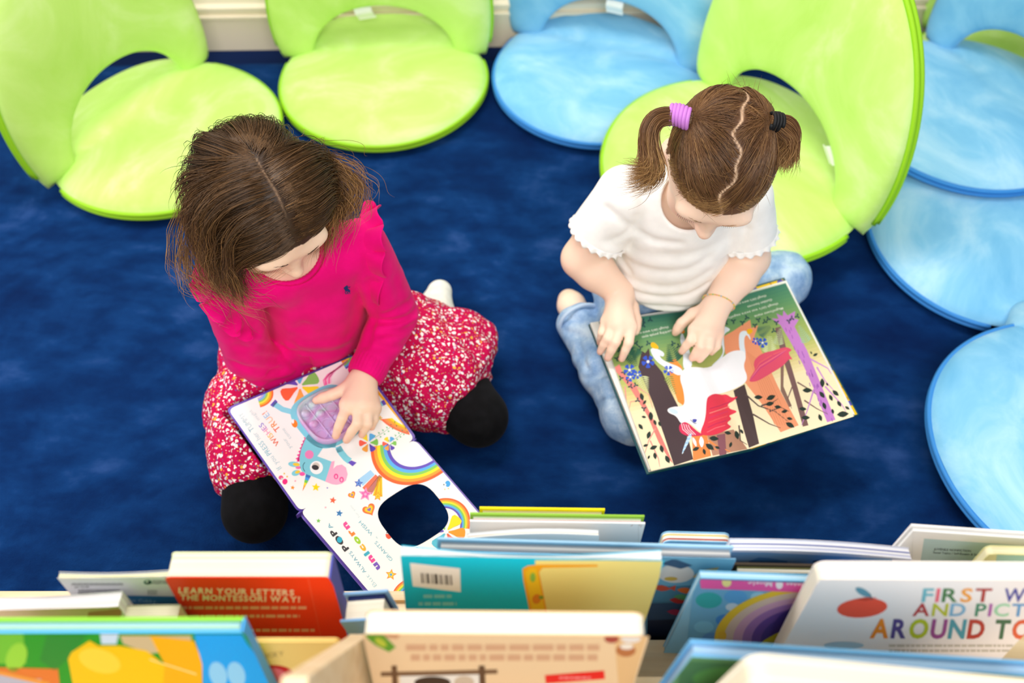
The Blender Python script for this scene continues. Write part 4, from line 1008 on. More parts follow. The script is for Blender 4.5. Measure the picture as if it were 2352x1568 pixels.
def hair_paths(roots, H, rax, rng, steps, step, field, off, clump=None, spheres=(), curl=.0, curlf=60.):
    """grow strands from roots (n,3); stay outside the head ellipsoid grown by off (n,)"""
    n = len(roots); p = roots.copy(); out = [p.copy()]; d = None
    ph = rng.uniform(0, 6.28, (n, 3)) if clump is None else clump
    for i in range(steps-1):
        L = H.loc(p); q = L/rax; nl = L/rax**2; nl /= np.linalg.norm(nl, axis=1, keepdims=True); nw = nl@H.R
        rad = np.linalg.norm(q, axis=1); near = np.clip((1.45-rad)/.35, 0, 1)[:, None]
        t = field(L, i/(steps-1)); t = t@H.R if t is not None else None
        g = np.array([0, 0, -1.0])
        v = t*near+g*(1-near)*1.0+g*.25
        tang = v-nw*np.minimum(0, (v*nw).sum(1, keepdims=True))*near-nw*np.maximum(0, (v*nw).sum(1, keepdims=True))*near*.9
        tang /= np.linalg.norm(tang, axis=1, keepdims=True)+1e-9
        d = tang if d is None else d*.55+tang*.45; d /= np.linalg.norm(d, axis=1, keepdims=True)
        s_ = i*.008*curlf; amp = curl*np.clip((i/steps-.35)/.4, 0, 1)
        w = np.stack([np.sin(s_+ph[:, 0]), np.cos(s_*1.07+ph[:, 1]), np.sin(s_*.93+ph[:, 2])], 1)*amp
        p = p+d*step+w*step
        for c, r in spheres:
            dv = p-c; dd = np.linalg.norm(dv, axis=1, keepdims=True); p = np.where(dd < r, c+dv/np.maximum(dd, 1e-6)*r, p)
        L = H.loc(p); q = L/rax; rad = np.linalg.norm(q, axis=1); lim = 1+off*(.12+.88*np.clip(i/13, 0, 1))*np.clip((i+1)/3, 0, 1); f = np.where(rad < lim, lim/np.maximum(rad, 1e-6), 1.0)
        p = H.c+((L*f[:, None])@H.R)*H.k
        out.append(p.copy())
    return np.stack(out, 1)
class Scalp:
    """the hair-bearing ellipsoid of a head"""
    def __init__(s, H): s.c = H.w(0, -.012, .022); s.R = H.R; s.k = H.k; s.w = lambda x, y, z: s.c+(x*s.R[0]+y*s.R[1]+z*s.R[2])*s.k
    def loc(s, V): return (np.asarray(V)-s.c)@s.R.T/s.k
def scalp_roots(H, rax, n, rng, keep):
    out = []
    while sum(len(o) for o in out) < n:
        v = rng.normal(size=(6000, 3)); v /= np.linalg.norm(v, axis=1, keepdims=True); v = v*rax; v = v[keep(v)]; out.append(v)
    return np.concatenate(out)[:n]
# ---------------------------------------------------------------- the girl in pink -------------
def girl_pink():
    rng = np.random.default_rng(11)
    H = Head(P(606, 470, .495), (.46, -.61, -.645), (.834, .547, 0), .955)
    shR, shL = P(528, 668, .362), P(826, 562, .362)
    elR, elL = P(570, 812, .20), P(908, 722, .205)
    wrR, wrL = P(712, 897, .068), P(838, 862, .184)
    hipR, hipL = A(-.410, 1.015, .088), A(-.310, 1.075, .088)
    knR, knL = P(585, 1172, .055), P(1098, 958, .055)
    anR, anL = A(-.455, .985, .038), P(1012, 745, .04); toL = P(1003, 700, .035)
    neck = A(-.322, .965, .40)
    S = SDF((-.56, .66, .0045), (.04, 1.26, .63), .0026)
    H.sdf(S)
    S.cone(H.w(0, -.02, -.05), neck, .040, .042, .02)
    ax = nrm(shL-shR)
    R = np.array([ax, np.cross(A(0, 0, 1), ax), A(0, 0, 1)])
    S.ell((-.300, .988, .29), (.062, .052, .115), .02, R); S.ell((-.325, 1.022, .16), (.066, .058, .10), .04, R); S.ell((-.36, 1.05, .085), (.10, .08, .065), .03, R)
    for h_, k_, a_ in ((hipR, knR, anR), (hipL, knL, anL)): S.chain([h_, k_], [.055, .042], .02); S.chain([k_, a_], [.041, .025], .012)
    S.carve(POPQ, POPZ-.005)
    S.cone(shR+(0, 0, -.01), shL+(0, 0, -.01), .027, .027, .03)
    for a, b, c in ((shR, elR, wrR), (shL, elL, wrL)): S.chain([a, b, P(648, 862, .120) if c is wrR else (b+c)/2, c], [.020, .020, .019, .018], .012)
    S.carve(POPQ, POPZ-.008, .034); S.carve([P(u, v, .14) for u, v in ((496, 932), (712, 836), (770, 950), (560, 1020))], POPZ-.012, .08)
    S.cone(anL, toL, .027, .022, .012)
    S.cone(anR, anR+A(-.02, .09, -.006), .026, .02, .012)
    # left hand pressing the toy
    kn = [P(798, 929, 0.1890), P(822, 932, 0.1900), P(844, 934, 0.1870), P(859, 938, 0.1800)]
    fg = [[P(786, 960, 0.1880), P(771, 1001, 0.1670)], [P(822, 972, 0.1870), P(796, 1010, 0.1620)], [P(845, 973, 0.1810), P(831, 998, 0.1600)], [P(860, 963, 0.1730), P(854, 982, 0.1580)]]
    th = [P(795, 893, 0.1820), P(763, 906, 0.1800), P(726, 919, 0.1690)]
    hand_sdf(S, P(832, 872, 0.1820), kn, fg, th, rf=.0072)
    # right hand under the book
    kn2 = [P(722, 912, 0.078), P(712, 924, 0.075), P(700, 934, 0.073), P(690, 942, 0.071)]
    fg2 = [[k+A(.015, -.018, .002), k+A(.022, -.034, .005)] for k in kn2]
    hand_sdf(S, wrR, kn2, fg2, [P(716, 880, 0.080), P(732, 892, 0.082), P(745, 905, 0.084)], rf=.0068)
    HS = Scalp(H); rax = A(.0735, .0905, .0825)
    def keep(v, g=.0005):
        x, y, z = v.T; ax_ = np.abs(x)
        return (z > -.066) & ((y < .028) | (z > .034-.28*ax_)) & ((z > -.005) | (y < .012)) & ((np.abs(x-.001) >= g) | (y < -.035))
    def paint(V):
        col = np.ones((len(V), 4)); col[:, :3] = lin('#f8d3ba')[:3]
        H.face_paint(V, col, None)
        hand_paint(V, col, [(f_[1], nrm(f_[1]-f_[0])) for f_ in fg]+[(th[2], nrm(th[2]-th[1]))], kn, A(-.05, -.25, .96))
        L = HS.loc(V); hair = (np.linalg.norm(L/A(.071, .088, .080), axis=1) < 1.12) & keep(L, 0)
        part = (np.abs(L[:, 0]-.001) < .0010) & (L[:, 1] > -.035) & (L[:, 2] > 0)
        w_ = .8*np.exp(-((L[:, 0]-.001-.0012*np.sin(L[:, 1]*90))/.0012)**2)*np.clip((.062-L[:, 1])/.05, 0, 1)*(L[:, 1] > -.035)*(L[:, 2] > 0); col[hair, :3] = (np.array(lin('#3a2617')[:3])*(1-w_[:, None])+np.array(lin('#a98565')[:3])*w_[:, None])[hair]
        return col
    body = sdf_obj(S, 'person', SKIN, None, 2, paint); rebase(body, (-.35, 1.0, 0))
    tag(body, 'girl with brown hair kneeling in a bright pink top, pressing the bubble toy', 'person')
    # ---- tights and sock
    S = SDF((-.56, .66, .0045), (.04, 1.26, .20), .0026)
    for h_, k_, a_ in ((hipR, knR, anR), (hipL, knL, anL)): S.chain([h_, k_], [.050, .0475], .02); S.chain([k_, a_], [.0455, .029], .012)
    S.cone(anR, anR+A(-.02, .09, -.006), .029, .023, .012); S.carve(POPQ, POPZ-.005)
    BLACK = cloth('black_knit', '#0a0a0c', '#111114', 60., .15, 1200., .02, .9)
    sdf_obj(S, 'tights', BLACK, body)
    S = SDF((-.2, 1.02, .0045), (-.05, 1.26, .1), .002); S.chain([anL+(anL-toL)*-.15, (anL+toL)/2, toL, toL+A(.004, .03, .0)], [.029, .029, .027, .0225], .01); S.wave(.0007, 60, 2)
    sdf_obj(S, 'sock', cloth('white_sock', '#e9e6df', '#f4f2ec', 80., .3), body)
    # ---- sweatshirt
    S = SDF((-.53, .76, .05), (-.05, 1.16, .46), .0026)
    S.ell((-.298, .984, .29), (.081, .074, .125), .02, R); S.ell((-.316, 1.006, .172), (.084, .082, .10), .04, R)
    S.cone(shR+(0, 0, -.004), shL+(0, 0, -.004), .036, .036, .03); S.cone(neck-(0, 0, .03), neck, .062, .050, .02)
    for a, b, c, q in ((shR, elR, wrR, .9), (shL, elL, wrL, .86)):
        e = b+(c-b)*q; m_ = P(648, 862, .120) if c is wrR else (b+e)/2; S.chain([a, (a+b)/2, b, m_, e], [.0385, .0375, .0365, .0335, .0275], .003)
    S.cone((-.335, 1.03, .12), (-.352, 1.055, .105), .088, .100, .03); S.carve(POPQ, POPZ-.007, .041); S.carve([P(u, v, .14) for u, v in ((500, 938), (716, 844), (770, 950), (560, 1020))], POPZ-.007, .075)
    # neck opening and folds
    fr = nrm(np.cross(ax, A(0, 0, 1)))
    nc = neck+A(0, 0, -.012)+fr*.012
    nn = nrm(A(0, 0, 1)*.85+fr*.52)
    S.cone(nc-nn*.016+fr*.006, nc+nn*.06, .050, .056, .004, 'sub')
    S.cut((-.34, 1.0, .092), (0, 0, -1), .01)
    for px, r, a in (([(650, 800), (615, 796), (575, 784), (535, 764)], .006, .007), ([(640, 812), (600, 812), (560, 806)], .006, -.004), ([(668, 790), (682, 765), (700, 750)], .009, .006), ([(585, 745), (560, 730), (530, 722)], .006, .005), ([(668, 812), (690, 838), (720, 858)], .008, .007),
                     ([(655, 800), (690, 812), (740, 815), (790, 805)], .010, .005), ([(690, 790), (740, 792), (800, 782)], .009, -.004), ([(675, 760), (665, 790), (668, 820)], .010, -.005),
                     ([(850, 650), (857, 690), (857, 740), (842, 790)], .007, .008), ([(880, 740), (915, 735), (955, 715)], .0065, .006), ([(872, 765), (915, 762), (955, 742)], .0065, .006), ([(885, 722), (915, 710), (945, 690)], .0065, .0055), ([(875, 752), (920, 748), (955, 728)], .006, -.004),
                     ([(868, 800), (900, 800), (930, 785)], .0065, .004), ([(835, 560), (846, 610), (860, 660)], .008, .006), ([(560, 705), (570, 740), (590, 770)], .009, .007),
                     ([(545, 800), (590, 815), (640, 822)], .008, .006), ([(540, 835), (590, 850), (645, 852)], .007, .005), ([(560, 770), (600, 790), (640, 800)], .009, -.004), ([(540, 870), (600, 880), (660, 872)], .007, .004), ([(535, 740), (545, 775), (560, 800)], .008, .004),
                     ([(700, 680), (690, 720), (695, 750)], .014, .003), ([(820, 690), (815, 740), (800, 790)], .014, .003), ([(905, 640), (915, 680), (925, 700)], .009, .003)): S.fold(px, r, a)
    S.wave(.0012, 34, 4, 12); emb = S.hit(795, 662); rufR = [S.hit(*q) for q in ((578, 765), (556, 735), (532, 702), (506, 668), (490, 640))]; rufL = [S.hit(*q) for q in ((856, 694), (848, 640), (838, 585), (832, 535), (832, 492))]; nrR = [S.normal(p) for p in rufR]; nrL = [S.normal(p) for p in rufL]
    PINK = cloth('magenta_fleece', '#dc006e', '#e80078', 30., .22, 800., .06, .8)
    top = sdf_obj(S, 'sweatshirt', PINK, body)
    # ribbed collar and cuffs
    def rib(name, c, n, r, tr, ribs, mat, sq=1.0, u=None):
        n = nrm(n); u = nrm(np.cross(n, A(.3, .2, 1.)) if u is None else u-n*np.dot(u, n)); v = np.cross(n, u); seg = 160; cr = 12; vs = []; fs = []
        for i in range(seg):
            t = 2*PI*i/seg; rad = u*math.cos(t)+v*math.sin(t)*sq
            for k in range(cr):
                s_ = 2*PI*k/cr; rr_ = tr[0]*(1+.10*math.sin(ribs*t)); vs.append(np.asarray(c)+rad*(r+rr_*math.cos(s_))+n*tr[1]*math.sin(s_))
        fs = [(i*cr+k, i*cr+(k+1) % cr, ((i+1) % seg)*cr+(k+1) % cr, ((i+1) % seg)*cr+k) for i in range(seg) for k in range(cr)]
        mesh_obj(name, vs, fs, mat, top, True, False)
    rib('collar', nc+nn*.006, nn, .052, (.0045, .0085), 55, PINK, 1.0)
    dL, dR = nrm(wrL-elL), nrm(wrR-elR)
    rib('cuff', elL+(wrL-elL)*.86, dL, .0245, (.0048, .020), 30, PINK); rib('cuff', elR+(wrR-elR)*.9, dR, .0245, (.0048, .018), 30, PINK)
    # shoulder ruffles: a gathered strip from chest over the shoulder to the back
    def ruffle(pts, outd, wid, seed, nwave=4.5):
        pts = np.array(pts); m = 120; tt = np.linspace(0, 1, len(pts)); t = np.linspace(0, 1, m); base = np.stack([np.interp(t, tt, pts[:, i]) for i in range(3)], 1)
        for _ in range(12): base[1:-1] = base[1:-1]*.5+(base[:-2]+base[2:])*.25
        T = np.gradient(base, axis=0); T /= np.linalg.norm(T, axis=1)[:, None]; vs = []; nv = 9
        for i in range(m):
            o = nrm(np.array([np.interp(t[i], np.linspace(0, 1, len(outd)), np.array(outd)[:, j]) for j in range(3)])); o = nrm(o-T[i]*np.dot(o, T[i])); b = np.cross(T[i], o)
            wd = wid*math.sin(PI*min(1, max(.0, t[i]*.96+.02)))**.45
            for j in range(nv):
                s_ = j/(nv-1); a_ = math.sin(nwave*2*PI*t[i]+seed+.5*math.sin(9*t[i]+seed)); q = base[i]-o*.003+o*wd*s_*(1-.10*abs(a_))+b*(a_*.010*s_**1.2)+T[i]*(math.cos(nwave*2*PI*t[i]+seed)*.009*s_)
                vs.append(q)
        fs = [(i*nv+j, i*nv+j+1, (i+1)*nv+j+1, (i+1)*nv+j) for i in range(m-1) for j in range(nv-1)]
        o_ = mesh_obj('ruffle', vs, fs, PINK, top, True, False); md = o_.modifiers.new('thick', 'SOLIDIFY'); md.thickness = .0022; md.offset = 0
        sb = o_.modifiers.new('smooth', 'SUBSURF'); sb.levels = 1; sb.render_levels = 1
        # hem stitch line
    latR, latL = nrm(-ax+A(0, 0, -.25)), nrm(ax+A(0, 0, -.25))
    ruffle(rufR+[shR+A(-.012, .036, .022), shR+A(-.006, .05, -.02)], [nrm(n_*.75+latR) for n_ in nrR]+[(-.6, .4, .5), (-.6, .6, .2)], .040, .4, 6.5)
    ruffle(rufL+[shL+A(.0, .036, .02), shL+A(-.004, .05, -.02)], [nrm(n_*.75+latL) for n_ in nrL]+[(.55, .6, .5), (.4, .8, .2)], .036, 2.1, 5.5)
    # embroidered rider emblem
    eo = emb; en = nrm(fr*.80+A(0, 0, .6))
    ea = Art(lambda u, v, l: onplane(u, v, eo, en)+en*(.0025+l)); E_ = lambda *p: [(660+q[0]/7.0-3, 650+q[1]/7.0+1) if False else q for q in p]
    ea.frame(2.75, 380, 250)
    ea.poly([(1128, 1112), (1140, 1106), (1150, 1118), (1152, 1134), (1164, 1142), (1166, 1152), (1160, 1158), (1150, 1150), (1138, 1150), (1132, 1146), (1126, 1136), (1122, 1126)], '#1d2a5a', 0)
    for pts in ([(1136, 1148), (1133, 1158), (1138, 1168)], [(1142, 1150), (1146, 1160), (1142, 1168)], [(1152, 1150), (1150, 1160), (1154, 1168)], [(1160, 1154), (1162, 1162), (1166, 1166)], [(1124, 1112), (1130, 1100), (1136, 1088)], [(1150, 1122), (1160, 1128), (1164, 1120)]): ea.line(pts, 5, '#1d2a5a', 0)
    ea.ell((1134, 1104), 5, 5.5, '#1d2a5a', 0); ea.line([(1131, 1086), (1139, 1089)], 4, '#1d2a5a', 0)
    mb = MB(); ea.bake(mb); mb.build('embroidered_emblem', ink_mat('navy_thread', .7, .1), top, local=False)
    # ---- floral skirt
    m, nt, b = new_mat('floral_cotton'); co = objcoord(nt)
    ds = node(nt, 'ShaderNodeTexNoise', Scale=170., Detail=1.); nt.links.new(co, ds.inputs['Vector'])
    ma = node(nt, 'ShaderNodeVectorMath', operation='MULTIPLY_ADD'); nt.links.new(ds.outputs['Color'], ma.inputs[0]); ma.inputs[1].default_value = (.006, .006, .006); nt.links.new(co, ma.inputs[2])
    def vor(sc, thr, vec):
        v = node(nt, 'ShaderNodeTexVoronoi', Scale=sc); nt.links.new(vec, v.inputs['Vector']); l = node(nt, 'ShaderNodeMath', operation='LESS_THAN'); nt.links.new(v.outputs['Distance'], l.inputs[0]); l.inputs[1].default_value = thr; return v, l
    v1, f1 = vor(128., .34, ma.outputs[0]); _, fc = vor(128., .11, ma.outputs[0])
    v2, f2 = vor(250., .28, ma.outputs[0])
    sep = node(nt, 'ShaderNodeSeparateColor'); nt.links.new(v2.outputs['Color'], sep.inputs[0])
    r2 = ramp(nt, [(.0, '#f7f2ee'), (.34, '#f2e2e4'), (.35, '#f2b53a'), (.5, '#f2b53a'), (.51, '#4a5aa8'), (.66, '#5a4a9a'), (.67, '#2f7a6a'), (.78, '#c2084c'), (1, '#ae0844')]); r2.color_ramp.interpolation = 'CONSTANT'; nt.links.new(sep.outputs[0], r2.inputs['Fac'])
    sep1 = node(nt, 'ShaderNodeSeparateColor'); nt.links.new(v1.outputs['Color'], sep1.inputs[0])
    r1 = ramp(nt, [(0, '#f8f6f4'), (.62, '#f4eaec'), (.63, '#d8d4ec'), (.75, '#f5c9d6'), (.86, '#f0b040'), (.93, '#b80a48')]); r1.color_ramp.interpolation = 'CONSTANT'; nt.links.new(sep1.outputs[0], r1.inputs['Fac'])
    def mixc(fac, a, bb):
        x = node(nt, 'ShaderNodeMix', data_type='RGBA'); nt.links.new(fac, x.inputs['Factor'])
        for s_, vv in ((6, a), (7, bb)):
            if isinstance(vv, str): x.inputs[s_].default_value = lin(vv)
            else: nt.links.new(vv, x.inputs[s_])
        return x.outputs[2]
    c = mixc(f2.outputs[0], '#c2054c', r2.outputs['Color']); c = mixc(f1.outputs[0], c, r1.outputs['Color']); c = mixc(fc.outputs[0], c, '#e9c04a')
    nt.links.new(c, b.inputs['Base Color']); b.inputs['Roughness'].default_value = .8; b.inputs['Specular IOR Level'].default_value = .15
    n2 = node(nt, 'ShaderNodeTexNoise', Scale=120., Detail=3.); nt.links.new(co, n2.inputs['Vector']); add_bump(nt, b, n2.outputs['Fac'], .6, .003)
    S = SDF((-.56, .68, .0045), (.03, 1.22, .22), .0026)
    kR, kL = P(582, 1085, .058), P(1008, 872, .068)
    S.ell((-.352, 1.045, .088), (.140, .125, .072), .03, R)
    S.chain([hipR+A(0, 0, -.025), (hipR+kR)/2+A(-.012, 0, -.012), kR], [.07, .070, .068], .03); S.chain([hipL+A(0, 0, -.01), (hipL+kL)/2+A(.02, .0, -.004), kL], [.075, .088, .088], .03)
    S.chain([(hipL+kL)/2+A(0, .02, 0), P(1055, 800, .06)], [.080, .068], .03)
    S.cone((hipR+kR)/2+A(0, 0, -.02), (hipL+kL)/2+A(0, 0, -.03), .045, .045, .04)
    dR_, dL_ = nrm(knR-hipR), nrm(knL-hipL)
    S.cut(P(588, 1132, .07)+dR_*.0, dR_, .02); S.cut(P(1085, 935, .065), nrm(dL_+A(.25, 0, 0)), .025)
    S.wave(.0028, 55, 8, 14, (1, 1, .6)); S.wave(.0014, 130, 9, 12); S.wave(.0040, 24, 10, 8)
    for px in ([(900, 830), (960, 860), (1010, 930)], [(920, 800), (990, 800), (1060, 830)], [(960, 780), (1040, 760)], [(930, 900), (980, 960)], [(890, 870), (940, 940), (960, 990)], [(1000, 840), (1060, 880)], [(1040, 800), (1100, 790)], [(530, 950), (560, 1010), (560, 1070)], [(510, 1010), (530, 1070)], [(570, 1040), (600, 1100)], [(545, 900), (590, 920)], [(620, 1090), (630, 1140)]): S.fold(px, .007, .006)
    for q in range(26):   # gathers running to the hem
        an = q*2*PI/26
        for kk, dd, r0 in ((kR, dR_, .07), (kL, dL_, .088)):
            u = nrm(np.cross(dd, A(0, 0, 1))); v = np.cross(u, dd); o = kk+dd*.02+(u*math.cos(an)+v*math.sin(an))*r0
            S.crease([o-dd*.045, o+dd*.05-(u*math.cos(an)+v*math.sin(an))*.02], .0042, .0045 if q % 2 else -.002)
    S.carve(POPQ, POPZ-.005)
    sdf_obj(S, 'skirt', m, body, 1)
    # ---- hair
    HM = hair_mat('brown_hair', [(0, '#352514'), (.45, '#593d23'), (.75, '#825d39'), (1, '#c4925a')], .36, .26)
    def field(L, t):
        x, y, z = L.T; sgn = np.sign(x-.001); sgn[sgn == 0] = 1
        bh = np.clip(-.030-y, 0, 1)*30; ax_ = np.clip(np.abs(x)/(np.abs(x)+.35*np.clip(-.030-y, 0, 1)+1e-4), 0, 1); f = np.stack([sgn*1.1*ax_, -.28-bh, -.25+0*x], 1)
        low = np.clip((.03-z)/.06, 0, 1)[:, None]; f = f*(1-low)+np.stack([sgn*.12, -.30-.9*(x > 0), -1+0*x], 1)*low
        back = np.clip((-.045-y)/.03, 0, 1)[:, None]; f = f*(1-.6*back)+np.stack([x*3, -.25+0*x, -1+0*x], 1)*.6*back
        return f
    ng = 520; gr = scalp_roots(H, rax, ng, rng, keep); gl = gr
    gW = HS.c+gl@H.R*HS.k
    sph = [((shR+shL)/2+A(0, .01, -.01), .085), (shR, .052), (shL, .052), (A(-.325, .972, .28), .105)]
    off = rng.uniform(.02, .40, ng)*np.clip(1-.6*((gr[:, 1] < -.02) & (gr[:, 2] > .02)), 0, 1)*np.where(gr[:, 0] > 0, .55, 1); steps = 30
    G = hair_paths(gW, HS, rax, rng, steps, np.where(gr[:, :1] > 0, 0.0060, .0059)*rng.uniform(.85, 1.1, (ng, 1)), field, off, None, sph, .38*np.where(gr[:, 1:2] < -.02, .3, 1), 85.)
    nc_ = 40; N = ng*nc_
    gi = np.repeat(np.arange(ng), nc_); rr_ = gr[gi]+rng.normal(size=(N, 3))*.0075; rr_ = rr_/np.linalg.norm(rr_/rax, axis=1, keepdims=True)
    fl_ = np.sign(rr_[:, 0]-.001) != np.sign(gr[gi][:, 0]-.001); rr_[fl_, 0] = .002-rr_[fl_, 0]
    bad = (np.sign(rr_[:, 0]-.001) != np.sign(gr[gi][:, 0]-.001)) | ~keep(rr_); rr_[bad] = gr[gi][bad]
    dl = (rr_-gr[gi])@H.R*HS.k; tt = np.linspace(0, 1, steps)
    sp = rng.normal(size=(N, 3))*.0042
    paths = G[gi]+dl[:, None, :]*(1-.45*tt)[None, :, None]+sp[:, None, :]*(tt**1.3)[None, :, None]
    fz = rng.uniform(0, 1, N) < .06; paths += (rng.normal(size=(N, 1, 3))*.022*fz[:, None, None])*(tt**1.6)[None, :, None]
    ln = rng.uniform(.72, 1.0, N); idx = tt[None, :]*ln[:, None]*(steps-1); i0 = np.clip(idx.astype(int), 0, steps-2); fr_ = (idx-i0)[..., None]
    ar = np.arange(N)[:, None]; paths = paths[ar, i0]*(1-fr_)+paths[ar, i0+1]*fr_
    L = HS.loc(paths.reshape(-1, 3)); rad = np.linalg.norm(L/rax, axis=1); f = np.where(rad < 1.012, 1.012/np.maximum(rad, 1e-6), 1); paths = (HS.c+((L*f[:, None])@H.R)*HS.k).reshape(N, steps, 3)
    tone = np.clip(rng.normal(.44, .18, N), 0, .85)[:, None]+.30*np.clip((tt-.55)/.45, 0, 1)[None, :]
    tone = np.clip(tone+.22*(H.R[0]@(paths-HS.c).transpose(0, 2, 1).reshape(N, 3, steps) > .075), 0, 1) if False else np.clip(tone, 0, 1)
    strands_obj('hair', paths, rng.uniform(.00032, .0005, N), HM, body, tone)
    # loose wavy locks beside the cheek and ends; backlight painted as lighter tone
    dp = (HS.w(.07, -.02, -.02)-CAMP)@FWD; LK = []; LT = []
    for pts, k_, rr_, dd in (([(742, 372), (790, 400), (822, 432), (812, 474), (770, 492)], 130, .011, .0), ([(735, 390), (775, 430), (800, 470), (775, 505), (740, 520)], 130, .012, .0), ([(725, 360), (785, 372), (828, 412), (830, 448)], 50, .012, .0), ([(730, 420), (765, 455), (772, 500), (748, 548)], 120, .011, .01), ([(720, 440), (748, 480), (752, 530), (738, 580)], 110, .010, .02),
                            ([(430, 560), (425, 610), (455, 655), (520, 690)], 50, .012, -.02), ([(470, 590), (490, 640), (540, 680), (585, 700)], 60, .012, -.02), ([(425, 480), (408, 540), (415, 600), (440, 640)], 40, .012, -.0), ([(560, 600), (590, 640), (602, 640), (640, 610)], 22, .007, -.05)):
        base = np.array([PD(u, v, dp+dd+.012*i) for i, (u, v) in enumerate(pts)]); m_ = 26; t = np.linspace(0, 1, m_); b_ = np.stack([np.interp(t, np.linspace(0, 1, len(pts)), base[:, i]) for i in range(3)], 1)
        for _ in range(8): b_[1:-1] = b_[1:-1]*.5+(b_[:-2]+b_[2:])*.25
        g = rng.normal(size=(k_, 1, 3))*rr_*(.45+.75*t[None, :, None]); ph = rng.uniform(0, 6.3, (k_, 1)); wv = np.stack([np.sin(t*11+ph), np.cos(t*10+ph), np.sin(t*9+ph+1)], 2)*.0035*t[None, :, None]
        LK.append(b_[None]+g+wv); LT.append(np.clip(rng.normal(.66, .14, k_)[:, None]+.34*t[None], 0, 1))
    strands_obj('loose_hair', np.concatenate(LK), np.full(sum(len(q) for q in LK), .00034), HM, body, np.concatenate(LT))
    LM = pmat('dark_lash', '#1d120c', .5, .3); BM = pmat('brown_brow', '#3f2817', .6, .2)
    lashes('eyelashes', H, body, LM, BM)
    return body
girl_pink()
